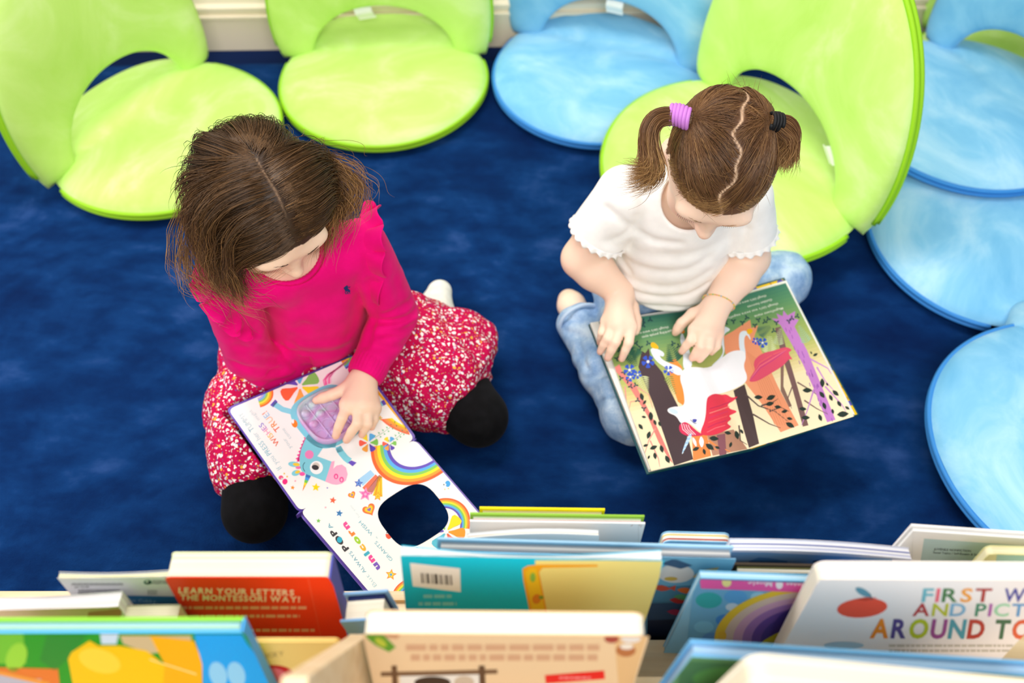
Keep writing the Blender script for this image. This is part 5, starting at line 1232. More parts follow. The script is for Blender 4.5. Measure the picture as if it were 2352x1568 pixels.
# ---------------------------------------------------------------- the girl in white ------------
def girl_white():
    rng = np.random.default_rng(23)
    H = Head(P(1652, 375, .480), (-.15, -.715, -.68), (1, -.06, -.02), .97)
    HS = Scalp(H)
    shR, shL = A(.172, 1.105, .345), A(.352, 1.108, .340)
    elR, elL = P(1336, 594, .225), P(1722, 592, .215)
    wrR, wrL = P(1424, 672, .180), P(1646, 702, .188)
    hipR, hipL = A(.205, 1.150, .070), A(.305, 1.155, .070)
    knR, knL = P(1452, 948, .055), P(1800, 640, .055)
    anR, anL = P(1338, 750, .040), A(.34, .98, .042)
    toR = P(1312, 700, .034); neck = A(.262, 1.085, .375)
    S = SDF((.02, .80, .0045), (.57, 1.28, .62), .0026)
    H.sdf(S)
    S.cone(H.w(0, -.02, -.05), neck, .036, .038, .02)
    S.ell((.262, 1.105, .27), (.072, .052, .110), .03); S.ell((.257, 1.140, .15), (.070, .060, .09), .04); S.ell((.255, 1.155, .080), (.09, .07, .06), .03)
    for h_, k_, a_ in ((hipR, knR, anR), (hipL, knL, anL)): S.chain([h_, k_], [.048, .038], .02); S.chain([k_, a_], [.036, .025], .012)
    S.carve(STQ, STZ-.006)
    S.cone(shR, shL, .030, .030, .03)
    for a, b, c in ((shR, elR, wrR), (shL, elL, wrL)):
        S.chain([a, a+(b-a)*.55, b], [.037, .0365, .0315], .012); S.chain([b, b+(c-b)*.35, c], [.0315, .0315, .0225], .010)
    d1, d2 = nrm(elR-shR), nrm(wrR-elR)
    S.fold([(1345, 568), (1368, 562), (1388, 570)], .0045, .0025)
    S.chain([anR, toR, toR+A(-.004, .016, -.004)], [.026, .024, .019], .01); S.chain([anL, anL+A(-.06, -.03, -.01)], [.025, .02], .01)
    # right hand (image left), flat on the left page
    TP = lambda u, v, h=.0085: STF(u, v, h)
    kn = [TP(1450, 753, 0.0420), TP(1428, 750, 0.0450), TP(1407, 745, 0.0430), TP(1391, 738, 0.0380)]
    fg = [[TP(1444, 787, 0.0340), TP(1428, 824)], [TP(1414, 785, 0.0360), TP(1396, 822)], [TP(1395, 776, 0.0350), TP(1378, 808)], [TP(1382, 764, 0.0310), TP(1377, 787)]]
    th = [TP(1452, 705, 0.0300), TP(1462, 735, 0.0200), TP(1460, 762, 0.0160)]
    hand_sdf(S, wrR, kn, fg, th, .0185, .0098, .0072)
    kn2 = [TP(1594, 757, 0.0420), TP(1614, 760, 0.0450), TP(1634, 764, 0.0430), TP(1650, 766, 0.0370)]
    fg2 = [[TP(1587, 782, 0.0350), TP(1566, 807)], [TP(1611, 795, 0.0360), TP(1590, 822)], [TP(1630, 797, 0.0340), TP(1607, 826)], [TP(1647, 794, 0.0280), TP(1634, 810)]]
    th2 = [TP(1592, 722, 0.0360), TP(1566, 742, 0.0260), TP(1551, 764)]
    hand_sdf(S, wrL, kn2, fg2, th2, .0185, .0098, .0072)
    rax = A(.0722, .0888, .0812)
    def partx(y): return .004+.006*np.sin(y*70)+.0035*np.sin(y*160+1)
    def hairline(L):
        x, y, z = L.T; ax_ = np.abs(x); return (z > -.06) & ((y < .026) | (z > .033-.20*ax_)) & ((z > .004) | (y < .012))
    def paint(V):
        col = np.ones((len(V), 4)); col[:, :3] = lin('#f9d6bf')[:3]
        H.face_paint(V, col, None)
        hand_paint(V, col, [(f_[1], nrm(f_[1]-f_[0])) for f_ in fg+fg2]+[(th2[2], nrm(th2[2]-th2[1]))], kn+kn2, A(0, -.25, .96))
        L = HS.loc(V); hair = (np.linalg.norm(L/A(.071, .088, .080), axis=1) < 1.1) & hairline(L)
        part = (np.abs(L[:, 0]-partx(L[:, 1])) < .0013) & (L[:, 2] > .0)
        w_ = np.exp(-((L[:, 0]-partx(L[:, 1]))/.0016)**2)*(L[:, 2] > 0); col[hair, :3] = (np.array(lin('#5f4029')[:3])*(1-w_[:, None])+np.array(lin('#e2bd9c')[:3])*w_[:, None])[hair]
        return col
    body = sdf_obj(S, 'person', SKIN, None, 2, paint); rebase(body, (.26, 1.12, 0))
    tag(body, 'small girl with two pigtails in a white top, hands on the open picture book', 'person')
    # ---- jeans
    m, nt, b = new_mat('washed_denim'); co = objcoord(nt)
    n1 = node(nt, 'ShaderNodeTexNoise', Scale=26., Detail=6., Roughness=.65); nt.links.new(co, n1.inputs['Vector']); n3 = node(nt, 'ShaderNodeTexNoise', Scale=900., Detail=1.); nt.links.new(co, n3.inputs['Vector'])
    mx = node(nt, 'ShaderNodeMath', operation='MULTIPLY_ADD'); nt.links.new(n3.outputs['Fac'], mx.inputs[0]); mx.inputs[1].default_value = .3; nt.links.new(n1.outputs['Fac'], mx.inputs[2])
    r = ramp(nt, [(.45, '#6f92bf'), (.62, '#93b2d6'), (.8, '#c3d7ea')]); nt.links.new(mx.outputs[0], r.inputs['Fac']); nt.links.new(r.outputs['Color'], b.inputs['Base Color']); b.inputs['Roughness'].default_value = .85; b.inputs['Specular IOR Level'].default_value = .15
    add_bump(nt, b, n3.outputs['Fac'], .3, .001)
    DEN = m
    S = SDF((.03, .80, .0045), (.57, 1.28, .16), .0026)
    S.ell((.255, 1.155, .082), (.108, .088, .068), .03)
    for h_, k_, a_ in ((hipR, knR, anR+(knR-anR)*-.04), (hipL, knL, anL)): S.chain([h_, k_], [.061, .048], .02); S.chain([k_, (k_+a_)/2, a_], [.046, .045, .039], .012)
    S.wave(.0022, 42, 3, 12); S.wave(.0012, 110, 5, 10); S.carve(STQ, STZ-.006)
    for px in ([(1300, 760), (1345, 775)], [(1318, 815), (1370, 815)], [(1345, 870), (1400, 860)], [(1370, 930), (1420, 905)], [(1300, 730), (1335, 740)], [(1750, 645), (1762, 615)], [(1735, 655), (1742, 625)], [(1795, 650), (1802, 618)], [(1330, 790), (1350, 850)]): S.fold(px, .0055, .0042)
    jeans = sdf_obj(S, 'jeans', DEN, body)
    def band(name, c, n, r, tr, mat, parent, sq=1.0, u0=None, t0=0, t1=2*PI):
        n = nrm(n); u = nrm(A(u0)-n*np.dot(u0, n)); v = np.cross(n, u); seg = 72; vs = []; path = [np.asarray(c)+u*math.cos(t)*r+v*math.sin(t)*r*sq for t in np.linspace(t0, t1, seg, endpoint=abs(t1-t0) < 6.2)]
        mb = MB(); mb.tube(path, tr, 8, closed=abs(t1-t0) > 6.2); return mb.build(name, mat, parent, True, False, ink=False)
    da = nrm(anR-knR)
    band('hem', anR+da*.010+A(0, 0, .005), da, .0385, .0035, pmat('pale_seam', '#b9cde4', .85, .1), jeans, 1.0, (0, 0, 1))
    wb = MB(); path = [A(.257+.088*math.cos(t), 1.152+.074*math.sin(t), .128+.004*math.sin(2*t)) for t in np.linspace(0, 2*PI, 60, endpoint=False)]
    for dz in (-.008, -.002, .004): wb.tube([p+A(0, 0, dz) for p in path], .0045, 6, closed=True)
    wb.build('waistband', DEN, jeans, True, False, ink=False)
    # ---- top
    WHITE = cloth('white_rib_jersey', '#f1efec', '#f8f6f3', 40., .2, 700., .1, .85)
    S = SDF((.07, .98, .10), (.47, 1.24, .44), .0024)
    S.ell((.262, 1.105, .27), (.092, .073, .118), .02); S.ell((.258, 1.130, .17), (.094, .084, .095), .04); S.cone(neck-(0, 0, .045), neck-(0, 0, .005), .055, .047, .02)
    S.cone((.258, 1.137, .10), (.258, 1.135, .15), .088, .090, .03); S.carve(STQ, STZ-.006)
    S.cone(shR, shL, .039, .039, .03)
    for a, b in ((shR, elR), (shL, elL)): S.chain([a, a+(b-a)*.62], [.046, .0475], .012)
    fr = A(0, -1, 0); nn = nrm((0, -.62, .78)); nc = neck+A(0, -.012, -.014)
    S.cone(nc-nn*.02, nc+nn*.06, .041, .046, .004, 'sub')
    for a, b in ((shR, elR), (shL, elL)):
        d = nrm(b-a)
        # puffed sleeve ends in a clean edge
        w = S.win(a+d*.068-.07, b+.07)
        S.crease([a+A(0, 0, 0), a+A(0, 0, .001)], .001, 0)
        e = a+(b-a)*.60
        sl, X, Y, Z = S.win(np.minimum(e, b)-.075, np.maximum(e, b)+.075)
        hs = -((X-e[0])*d[0]+(Y-e[1])*d[1]+(Z-e[2])*d[2]); rr_ = np.sqrt((X-e[0])**2+(Y-e[1])**2+(Z-e[2])**2)
        torso = ((X-.26)/.096)**2+((Y-1.118)/.088)**2 < 1
        S.D[sl] = np.where((hs < 0) & (rr_ < .08) & ~torso, np.maximum(S.D[sl], -hs), S.D[sl])
    S.cut((.26, 1.1, .118), (0, -.1, -1), .006)
    for v_, r_, a_ in ((584, .013, .0030), (622, .010, .0042), (655, .009, .0030), (681, .0065, .0046), (702, .0055, .0040)):
        q0 = 18*math.sin(v_*1.7); S.fold([(1405+q0, v_-34), (1450+q0*.5, v_-10), (1530, v_+4), (1600-q0, v_-2), (1662-abs(q0)*2, v_-28)], r_, a_)
    for px in ([(1462, 500), (1450, 528), (1420, 548), (1398, 555)], [(1405, 560), (1425, 590), (1445, 622)], [(1470, 440), (1476, 490), (1462, 520)], [(1735, 430), (1722, 480), (1712, 525)], [(1712, 525), (1705, 560), (1690, 590)], [(1395, 480), (1420, 500), (1450, 520)], [(1460, 530), (1500, 552), (1560, 560)]): S.fold(px, .007, .0042)
    S.wave(.0007, 45, 6, 12)
    top = sdf_obj(S, 'top', WHITE, body)
    # lettuce-edged sleeve hems, rib neckline
    for a, b in ((shR, elR), (shL, elL)):
        d = nrm(b-a); u = nrm(np.cross(d, A(0, 1, 0))); v = np.cross(d, u); e = a+(b-a)*.60; seg = 150; vs = []; nv = 6
        for i in range(seg):
            t = 2*PI*i/seg
            for j in range(nv):
                s_ = j/(nv-1); wv = math.sin(20*t); r_ = .0462+.0022*s_*wv+.002*s_; vs.append(e+d*(-.004+.009*s_+.0022*s_*math.cos(20*t))+(u*math.cos(t)+v*math.sin(t))*r_)
        fs = [(i*nv+j, i*nv+j+1, ((i+1) % seg)*nv+j+1, ((i+1) % seg)*nv+j) for i in range(seg) for j in range(nv-1)]
        o_ = mesh_obj('sleeve_hem', vs, fs, WHITE, top, True, False); md = o_.modifiers.new('thick', 'SOLIDIFY'); md.thickness = .0012
    nu_ = nrm(np.cross(nn, A(1, 0, 0)))
    seg = 120; vs = []
    for i in range(seg):
        t = 2*PI*i/seg; rd = A(1, 0, 0)*math.cos(t)+nu_*math.sin(t)
        for k in range(8): vs.append(nc+nn*(.002+.006*math.sin(k*PI/4))+rd*(.0435+.0035*math.cos(k*PI/4)*(1+.08*math.sin(60*t))))
    mesh_obj('neckline', vs, [(i*8+k, i*8+(k+1) % 8, ((i+1) % seg)*8+(k+1) % 8, ((i+1) % seg)*8+k) for i in range(seg) for k in range(8)], WHITE, top, True, False)
    # ---- bracelet of tiny beads
    d = nrm(wrL-elL); u = nrm(np.cross(d, A(0, 0, 1))); v = np.cross(u, d); c = wrL+(elL-wrL)*.06; br = MB()
    path = [c+(u*math.cos(t)+v*math.sin(t))*.0252+d*.006*math.cos(t) for t in np.linspace(0, 2*PI, 48, endpoint=False)]
    br.tube(path, .0006, 5, '#d8b04a', True)
    for i, p in enumerate(path): br.ell(p, (.0013,)*3, 6, 4, ['#e3bf55', '#e3bf55', '#8fc46a', '#e3bf55', '#f0a080', '#e3bf55', '#7fb8d8'][i % 7])
    br.build('bracelet', ink_mat('bracelet_gold', .3, .5), body, True, False)
    # ---- hair drawn into two pigtails
    HM = hair_mat('light_brown_hair', [(0, '#4f3420'), (.4, '#7d5636'), (.75, '#a1774b'), (1, '#d2a569')], .36, .25)
    def at_px(u, v):        # scalp direction seen at a photo point, in head axes
        best = None
        th, ph = np.meshgrid(np.linspace(.1, 2.4, 90), np.linspace(-PI, PI, 220)); q = np.stack([np.sin(th)*np.cos(ph), np.sin(th)*np.sin(ph), np.cos(th)], 2).reshape(-1, 3)*rax
        W = HS.c+(q*1.06)@HS.R*HS.k; r_ = W-CAMP; d = r_@FWD; uu = CX+FOC*r_[:, 0]/d; vv = CY-FOC*(r_@UP)/d
        return q[np.argmin((uu-u)**2+(vv-v)**2+4e4*(d-d.min()))]
    tieL, tieR = at_px(1578, 266), at_px(1778, 272)
    tieL, tieR = tieL*1.07, tieR*1.07
    n = 7500; roots = scalp_roots(H, rax, n, rng, lambda v: hairline(v) & (np.abs(v[:, 0]-partx(v[:, 1])) > .0008))
    left = roots[:, 0] < partx(roots[:, 1]); tie = np.where(left[:, None], tieL, tieR)+rng.normal(size=(n, 3))*.0035
    m_ = 20; tt = np.linspace(0, 1, m_)[None, :, None]
    clump = np.round(roots/.011)*.011; jit = np.sin(clump@np.array([[311., 127, 71], [57, 233, 191], [91, 17, 283]]))*.006
    a, b = roots/rax, tie/rax; a /= np.linalg.norm(a, axis=1, keepdims=True); b /= np.linalg.norm(b, axis=1, keepdims=True)
    om = np.arccos(np.clip((a*b).sum(1), -1, 1))[:, None, None]+1e-6
    q = (np.sin((1-tt)*om)*a[:, None]+np.sin(tt*om)*b[:, None])/np.sin(om)
    q += (jit/rax)[:, None, :]*np.sin(PI*tt)*1.0
    q[..., 2] += -.10*np.sin(PI*tt[..., 0])*(roots[:, 1] > .03)[:, None]*0
    q /= np.linalg.norm(q, axis=2, keepdims=True)
    lift = (1.012+rng.uniform(0, .06, n)[:, None]*np.sin(np.minimum(1, tt[..., 0]*2.2)*PI/2)+.035*tt[..., 0]**3)
    paths = HS.c+((q*rax*lift[..., None])@H.R)*HS.k
    ck = np.sin(clump@np.array([517., 233, 391]))
    tone = np.clip(rng.normal(.40, .14, n)+.16*ck+.22*np.clip((.055-roots[:, 2])/.05, 0, 1)*(roots[:, 1] > 0), 0, 1)
    strands_obj('hair', paths, rng.uniform(.00036, .0005, n), HM, body, tone)
    wl, wr = HS.w(*tieL), HS.w(*tieR)
    # pigtails
    def tail(name, pts, rad, n, seed, spread, ties, mat, parent=body):
        g = np.random.default_rng(seed); pts = np.array(pts); k = 26; t = np.linspace(0, 1, k); tp = np.linspace(0, 1, len(pts))
        base = np.stack([np.interp(t, tp, pts[:, i]) for i in range(3)], 1)
        for _ in range(10): base[1:-1] = base[1:-1]*.5+(base[:-2]+base[2:])*.25
        T = np.gradient(base, axis=0); T /= np.linalg.norm(T, axis=1)[:, None]; u = np.cross(T, A(.2, -.9, .3)); u /= np.linalg.norm(u, axis=1)[:, None]; v = np.cross(T, u)
        an = g.uniform(0, 2*PI, n); rr = np.sqrt(g.uniform(0, 1, n)); prof = np.interp(t, [0, .08, .3, .6, .85, 1], rad)
        nk = 9; kc = g.integers(0, nk, n); ka = (np.arange(nk)*2*PI/nk)[kc]+g.normal(size=n)*.35*0
        oc = np.clip((t-.5)/.5, 0, 1)
        ox = rr[:, None]*np.cos(an)[:, None]*(1-.75*oc)[None]+np.cos(ka)[:, None]*oc[None]*1.0+.12*np.sin(t*9+an[:, None])
        oy = rr[:, None]*np.sin(an)[:, None]*(1-.75*oc)[None]+np.sin(ka)[:, None]*oc[None]*1.0+.12*np.cos(t*8+an[:, None])
        pth = base[None]+(ox*prof[None])[..., None]*u[None]+(oy*prof[None])[..., None]*v[None]
        pth += g.normal(size=(n, 1, 3))*spread*(t**2)[None, :, None]
        ln = g.uniform(.8, 1.0, n); idx = t[None]*ln[:, None]*(k-1); i0 = np.clip(idx.astype(int), 0, k-2); f = (idx-i0)[..., None]; ar = np.arange(n)[:, None]
        pth = pth[ar, i0]*(1-f)+pth[ar, i0+1]*f
        tone = np.clip(g.normal(.42, .17, n)[:, None]+.45*np.clip((t-.4)/.6, 0, 1)[None], 0, 1)
        o = strands_obj(name, pth, g.uniform(.00042, .0006, n), mat, parent, tone); return o
    def tie_obj(label, c, d, r, w, mat, coils):
        d = nrm(d); u = nrm(np.cross(d, A(.1, .3, 1))); v = np.cross(d, u); mb = MB()
        path = [c+d*w*(t/coils-.5)+(u*math.cos(2*PI*t)+v*math.sin(2*PI*t))*(r+.0012*math.sin(5.3*t)) for t in np.linspace(0, coils, int(coils*22))]
        mb.tube(path, w/coils*.62, 8); o = mb.build('hair_tie', mat, body, True, False, ink=False); o['label'] = label
    zl = H.c[2]
    ol = nrm(P(1530, 260, wl[2])-wl); orr = nrm(P(1815, 290, wr[2]-.01)-wr)
    dpl, dpr = (wl-CAMP)@FWD, (wr-CAMP)@FWD
    lt = [wl, wl+ol*.034, PD(1500, 272, dpl-.005), PD(1484, 305, dpl), PD(1492, 350, dpl+.005), PD(1502, 388, dpl+.008), PD(1482, 412, dpl+.006), PD(1440, 408, dpl+.004)]
    tail('pigtail', lt, [.0075, .0095, .014, .0115, .013, .013], 1000, 4, .009, None, HM)
    rt = [wr, wr+orr*.018, PD(1818, 300, dpr+.012), PD(1814, 335, dpr+.02), PD(1800, 362, dpr+.03), PD(1794, 388, dpr+.035)]
    tail('pigtail', rt, [.0075, .0095, .014, .013, .011, .006], 850, 5, .007, None, HM)
    tie_obj('lilac wound hair tie', wl+ol*.016, ol, .0125, .028, pmat('lilac_elastic', '#c77fd0', .7, .2), 6)
    tie_obj('black hair tie', wr+orr*.008, orr, .0112, .015, pmat('black_elastic', '#121214', .6, .3), 4)
    # wispy baby hair falling over the forehead and temples
    nb = 900
    r0 = scalp_roots(H, rax, nb, rng, lambda v: hairline(v) & (v[:, 2] < .058-.22*np.abs(v[:, 0])) & (v[:, 1] > .022))
    cl = np.round(r0[:, 0]/.008)*.008; ln = rng.uniform(.016, .046, nb); sx = np.where(r0[:, 0] > .018, .8, -1.15)+.3*np.sin(cl*900)+rng.normal(size=nb)*.12; ph = cl*700+rng.normal(size=nb)*.4
    pw = []
    for t in np.linspace(0, 1, 16):
        q = r0+np.stack([sx*ln*t+.0022*np.sin(6*t+ph)*t, .2*ln*t, -ln*t*(.62-.1*t)+.0022*np.cos(7*t+ph)*t], 1)
        q = q/np.linalg.norm(q/rax, axis=1, keepdims=True)*(1.014+.03*np.sin(PI*min(1, t*1.1))*rng.uniform(.2, 1, 1)+.02*t); pw.append(HS.c+(q@HS.R)*HS.k)
    strands_obj('fringe', np.stack(pw, 1), np.full(nb, .00024), HM, body, np.clip(rng.normal(.88, .10, nb), 0, 1))
    nb = 260; r0 = scalp_roots(H, rax, nb, rng, lambda v: hairline(v)); dirs = rng.normal(size=(nb, 3))
    pw = np.stack([HS.c+(r0*(1.02+.05*t))@H.R+dirs*.009*t*t for t in np.linspace(0, 1, 10)], 1)
    strands_obj('flyaway_hair', pw, np.full(nb, .00022), HM, body, np.clip(rng.normal(.7, .12, nb), 0, 1))
    LM = pmat('brown_lash', '#4a3020', .5, .3); BM = pmat('fair_brow', '#b08a66', .6, .2)
    lashes('eyelashes', H, body, LM, BM, 11)
    return body
girl_white()
# ================= tiered bookcase seen from behind, full of picture books ==========================
def wood():
    m, nt, b = new_mat('pale_maple'); co = objcoord(nt); mp = node(nt, 'ShaderNodeMapping'); mp.inputs['Scale'].default_value = (3, 40, 40); nt.links.new(co, mp.inputs['Vector'])
    n = node(nt, 'ShaderNodeTexNoise', Scale=2., Detail=4.); nt.links.new(mp.outputs[0], n.inputs['Vector']); r = ramp(nt, [(.3, '#e0c193'), (.55, '#ecd3aa'), (.75, '#f3dfbd')]); nt.links.new(n.outputs['Fac'], r.inputs['Fac'])
    nt.links.new(r.outputs['Color'], b.inputs['Base Color']); b.inputs['Roughness'].default_value = .45; return m
WOOD = wood()
case = empty('tiered_bookcase', (0, .35, 0)); tag(case, 'pale wooden tiered bookcase in the foreground, holding the picture books', 'bookcase')
def board(name, lo, hi):
    MB().box(lo, (hi[0]-lo[0], 0, 0), (0, hi[1]-lo[1], 0), (0, 0, hi[2]-lo[2])).build(name, WOOD, case, local=False, ink=False)
XL, XR = -.66, .66
SHELF = (.200, .352, .420)                                       # tops of the three steps
board('front_panel', (XL, .518, .004), (XR, .530, .206))
board('shelf', (XL, .409, .188), (XR, .518, SHELF[0])); board('shelf', (XL, .345, .340), (XR, .400, SHELF[1])); board('shelf', (XL, .200, .408), (XR, .333, SHELF[2]))
board('riser', (XL, .400, .188), (XR, .409, SHELF[1])); board('riser', (XL, .333, .330), (XR, .345, SHELF[2]))
board('back_panel', (XL, .185, .004), (XR, .200, .50))
def side(name, x, t, pts): MB().prism([(x, y, z) for y, z in pts], (t, 0, 0)).build(name, WOOD, case, local=False, ink=False)
prof_ = [(.185, .004), (.530, .004), (.530, .206), (.41, .36), (.335, .428), (.21, .52), (.185, .52)]
side('side_panel', XL-.018, .018, prof_); side('side_panel', XR, .018, prof_)
side('divider', -.141, .016, [(.204, SHELF[2]), (.333, SHELF[2]), (.333, .560), (.324, .576), (.214, .792), (.204, .792)])
BOOKS = {}
def book(name, label, uv0, uv1, depth, thick, hgt, cover, pages='#f4efe4', kind='hard', lean=2.5, tier=0, art=None, edge=None, front=None, pal=None, curve=0., rnd=.0, group=None, spine=None, pin=.0035, gap=None):
    """standing book: uv0, uv1 = ends of the near top edge of its back cover in the photo; depth along the lens axis"""
    p0, p1 = PD(*uv0, depth), PD(*uv1, depth)
    yc = (p0[1]+p1[1])/2; p0 = onplane(*uv0, A(0, yc, 0), A(0, 1., 0)); p1 = onplane(*uv1, A(0, yc, 0), A(0, 1., 0))
    p0[2] += 0; hgt = (min(p0[2], p1[2])-SHELF[tier]-.0012)/math.cos(math.radians(lean))-thick*math.sin(math.radians(lean))-abs(p1[2]-p0[2])*.1-abs(curve)*.1
    ex = p1-p0; W = np.linalg.norm(ex); ex = ex/W
    dn = nrm(A(0, -math.sin(math.radians(lean)), -math.cos(math.radians(lean)))); dn = nrm(dn-ex*np.dot(dn, ex)); nf = np.cross(dn, ex)*-1
    if nf[1] > 0: nf = -nf                                       # faces the camera side
    root = empty('book', tuple((p0+p1)/2+dn*hgt)); tag(root, label, 'book', group)
    def Q(s, t, d, bulge=True):      # s along width (m), t down (m), d away from camera (m)
        c = curve*math.sin(PI*np.clip(s/W, 0, 1)) if curve else 0.
        return p0+ex*s+dn*t-nf*(d+c)
    nS = 14 if curve else 1
    def slabm(mb, s0, s1, t0, t1, d0, d1, col):
        """thin slab, rounded upper corners when rnd"""
        if rnd and t0 == 0:
            pts = [(s0, t1)]+[(s0+rnd-rnd*math.cos(a), t0+rnd-rnd*math.sin(a)) for a in np.linspace(0, PI/2, 7)]+[(s1-rnd+rnd*math.sin(a), t0+rnd-rnd*math.cos(a)) for a in np.linspace(0, PI/2, 7)]+[(s1, t1)]
            mb.prism([Q(s, t, d0) for s, t in pts], -nf*(d1-d0), col); return
        ss = np.linspace(s0, s1, nS+1)
        vs = []; fs = []
        for s in ss: vs += [Q(s, t0, d0), Q(s, t1, d0), Q(s, t1, d1), Q(s, t0, d1)]
        for i in range(nS):
            b = 4*i
            for k in range(4): fs.append((b+k, b+(k+1) % 4, b+4+(k+1) % 4, b+4+k))
        fs += [(0, 1, 2, 3), (4*nS+3, 4*nS+2, 4*nS+1, 4*nS)]
        mb.add(vs, fs, col)
    ct = .0024 if kind in ('hard',) else (.0012 if kind == 'board' else .0004)
    back = MB(); slabm(back, 0, W, 0, hgt, 0, ct, edge or cover)
    n_ = nf
    if art:
        def fm(x, y, l):
            o = p0; q = onplane(x, y, o, nf); s = np.dot(q-p0, ex); 
            q = onplane(x, y, o-nf*(curve*math.sin(PI*np.clip(s/W, 0, 1))), nf) if curve else q
            return q+nf*(.0002+l)
        ar = Art(fm, .00012)
        q0 = Q(0, 0, 0); q1 = Q(W, 0, 0)
        ar.items = []; art(ar)
        H_ = hgt
        def clip(poly):
            import itertools
            # keep prints on the cover: clip in cover coordinates after splitting along the width
            def st(p):
                q = onplane(p[0], p[1], p0, nf); return np.dot(q-p0, ex), np.dot(q-p0, dn)
            res = [poly]
            for axis, lim, sg in ((0, .0004, 1), (0, W-.0004, -1), (1, .0004, 1), (1, H_-.001, -1)):
                nxt = []
                for pl in res:
                    v = [sg*(st(p)[axis]-lim) for p in pl]; r = []
                    for i in range(len(pl)):
                        j = (i+1) % len(pl)
                        if v[i] >= 0: r.append(pl[i])
                        if (v[i] >= 0) != (v[j] >= 0): r.append(pl[i]+(pl[j]-pl[i])*v[i]/(v[i]-v[j]))
                    if len(r) > 2: nxt.append(r)
                res = nxt
            if curve:
                for k in range(1, nS):
                    lim = W*k/nS; nxt = []
                    for pl in res:
                        for sg in (1, -1):
                            v = [sg*(st(p)[0]-lim) for p in pl]; r = []
                            for i in range(len(pl)):
                                j = (i+1) % len(pl)
                                if v[i] >= 0: r.append(pl[i])
                                if (v[i] >= 0) != (v[j] >= 0): r.append(pl[i]+(pl[j]-pl[i])*v[i]/(v[i]-v[j]))
                            if len(r) > 2: nxt.append(r)
                    res = nxt
            return res
        ar.bake(back, clip)
    back.build('back_cover', PRINT, root, local=False)
    fr_ = MB(); slabm(fr_, 0, W, 0, hgt, thick-ct, thick, front or cover); fr_.build('front_cover', PRINT, root, local=False)
    # pages, in a few leaves of differing tone
    pg = MB(); g = np.random.default_rng(int(W*1e6) % 9973); ins = pin if kind == 'hard' else 0.0006
    if pal: lv = pal
    else: lv = [pages]*max(2, int(thick/.0025))
    span = (thick-2*ct); m = len(lv)
    for i, c in enumerate(lv):
        d0 = ct+span*i/m; d1 = ct+span*(i+1)/m-span/m*(.10 if kind != 'board' else .06)
        tt = ins+g.uniform(0, .0007)
        if rnd: 
            pts_s = rnd*.9
            pg.prism([Q(s, t, d0) for s, t in [(ins, hgt-.002)]+[(ins+pts_s-pts_s*math.cos(a), tt+pts_s-pts_s*math.sin(a)) for a in np.linspace(0, PI/2, 6)]+[(W-ins-pts_s+pts_s*math.sin(a), tt+pts_s-pts_s*math.cos(a)) for a in np.linspace(0, PI/2, 6)]+[(W-ins, hgt-.002)]], -nf*(d1-d0), c)
        else: slabm(pg, ins, W-ins, tt, hgt-.002, d0, d1, c)
    pg.build('pages', PRINT, root, local=False)
    if spine is not None:
        sd, col = spine; sp = MB(); s0 = -.0006 if sd < 0 else W-.0012
        slabm(sp, s0, s0+.0018, 0 if not rnd else rnd*.6, hgt, 0, thick, col); sp.build('spine', PRINT, root, local=False)
    BOOKS[name] = dict(p0=p0, p1=p1, W=W, nf=nf, y=(yc, yc+thick))
    return root
def lines(ar, x0, y0, x1, y1, n, h, col, rng, L=2, gap=.0):
    """rows of tiny unreadable words"""
    for i in range(n):
        f = i/max(1, n-1); y = y0+(y1-y0)*f; x = x0
        while x < x1-4:
            w = rng.uniform(.6, 2.2)*h*1.6; ar.poly([(x, y), (min(x+w, x1), y), (min(x+w, x1), y+h), (x, y+h)], col, L); x += w+h*.5
LR = np.random.default_rng(2)
ZA = (2.6133, 0, 1140); ZB = (2.6133, 760, 1140); ZC = (2.6133, 1452, 1140)
# ---- lowest tier (farthest, in focus) -----------------------------------------------------------
book('yellow', 'thin bright yellow hardcover standing farthest back, behind the white hardcover', (1101, 1186), (1391, 1190), 1.062, .0125, .20, '#f5e400', '#f0e8c0', edge='#f3dc00')
def a_white(ar):
    ar.frame(*ZB); ar.poly([(800, 100), (1900, 100), (1900, 400), (800, 400)], '#f4f2f0', 1)
    for pts in ([(1800, 175), (1812, 168)], [(1848, 172), (1870, 160), (1858, 182)]): ar.line(pts, 3, '#c08a6a', 2)
    ar.line([(1846, 160), (1846, 300)], 2.5, '#dcd8d4', 2)
book('white', 'white hardcover with green foliage on its front edge, before the yellow book', (1079, 1197), (1482, 1203), 1.043, .0110, .22, '#f3f1ef', '#e9e6e2', art=a_white, edge='#f4f2f0', front='#8fbf3c', pal=['#d8d4cc', '#b9403c', '#e6e2da', '#cfe0b0'])
book('thin_white', 'thin white paperback with bowed cover, leaning on the white hardcover', (1072, 1236), (1376, 1229), 1.012, .006, .19, '#f2f0ee', '#ffffff', 'soft', curve=.0035, pal=['#efeeea', '#e8d9c8', '#fbfbfa', '#f3f3f3'])
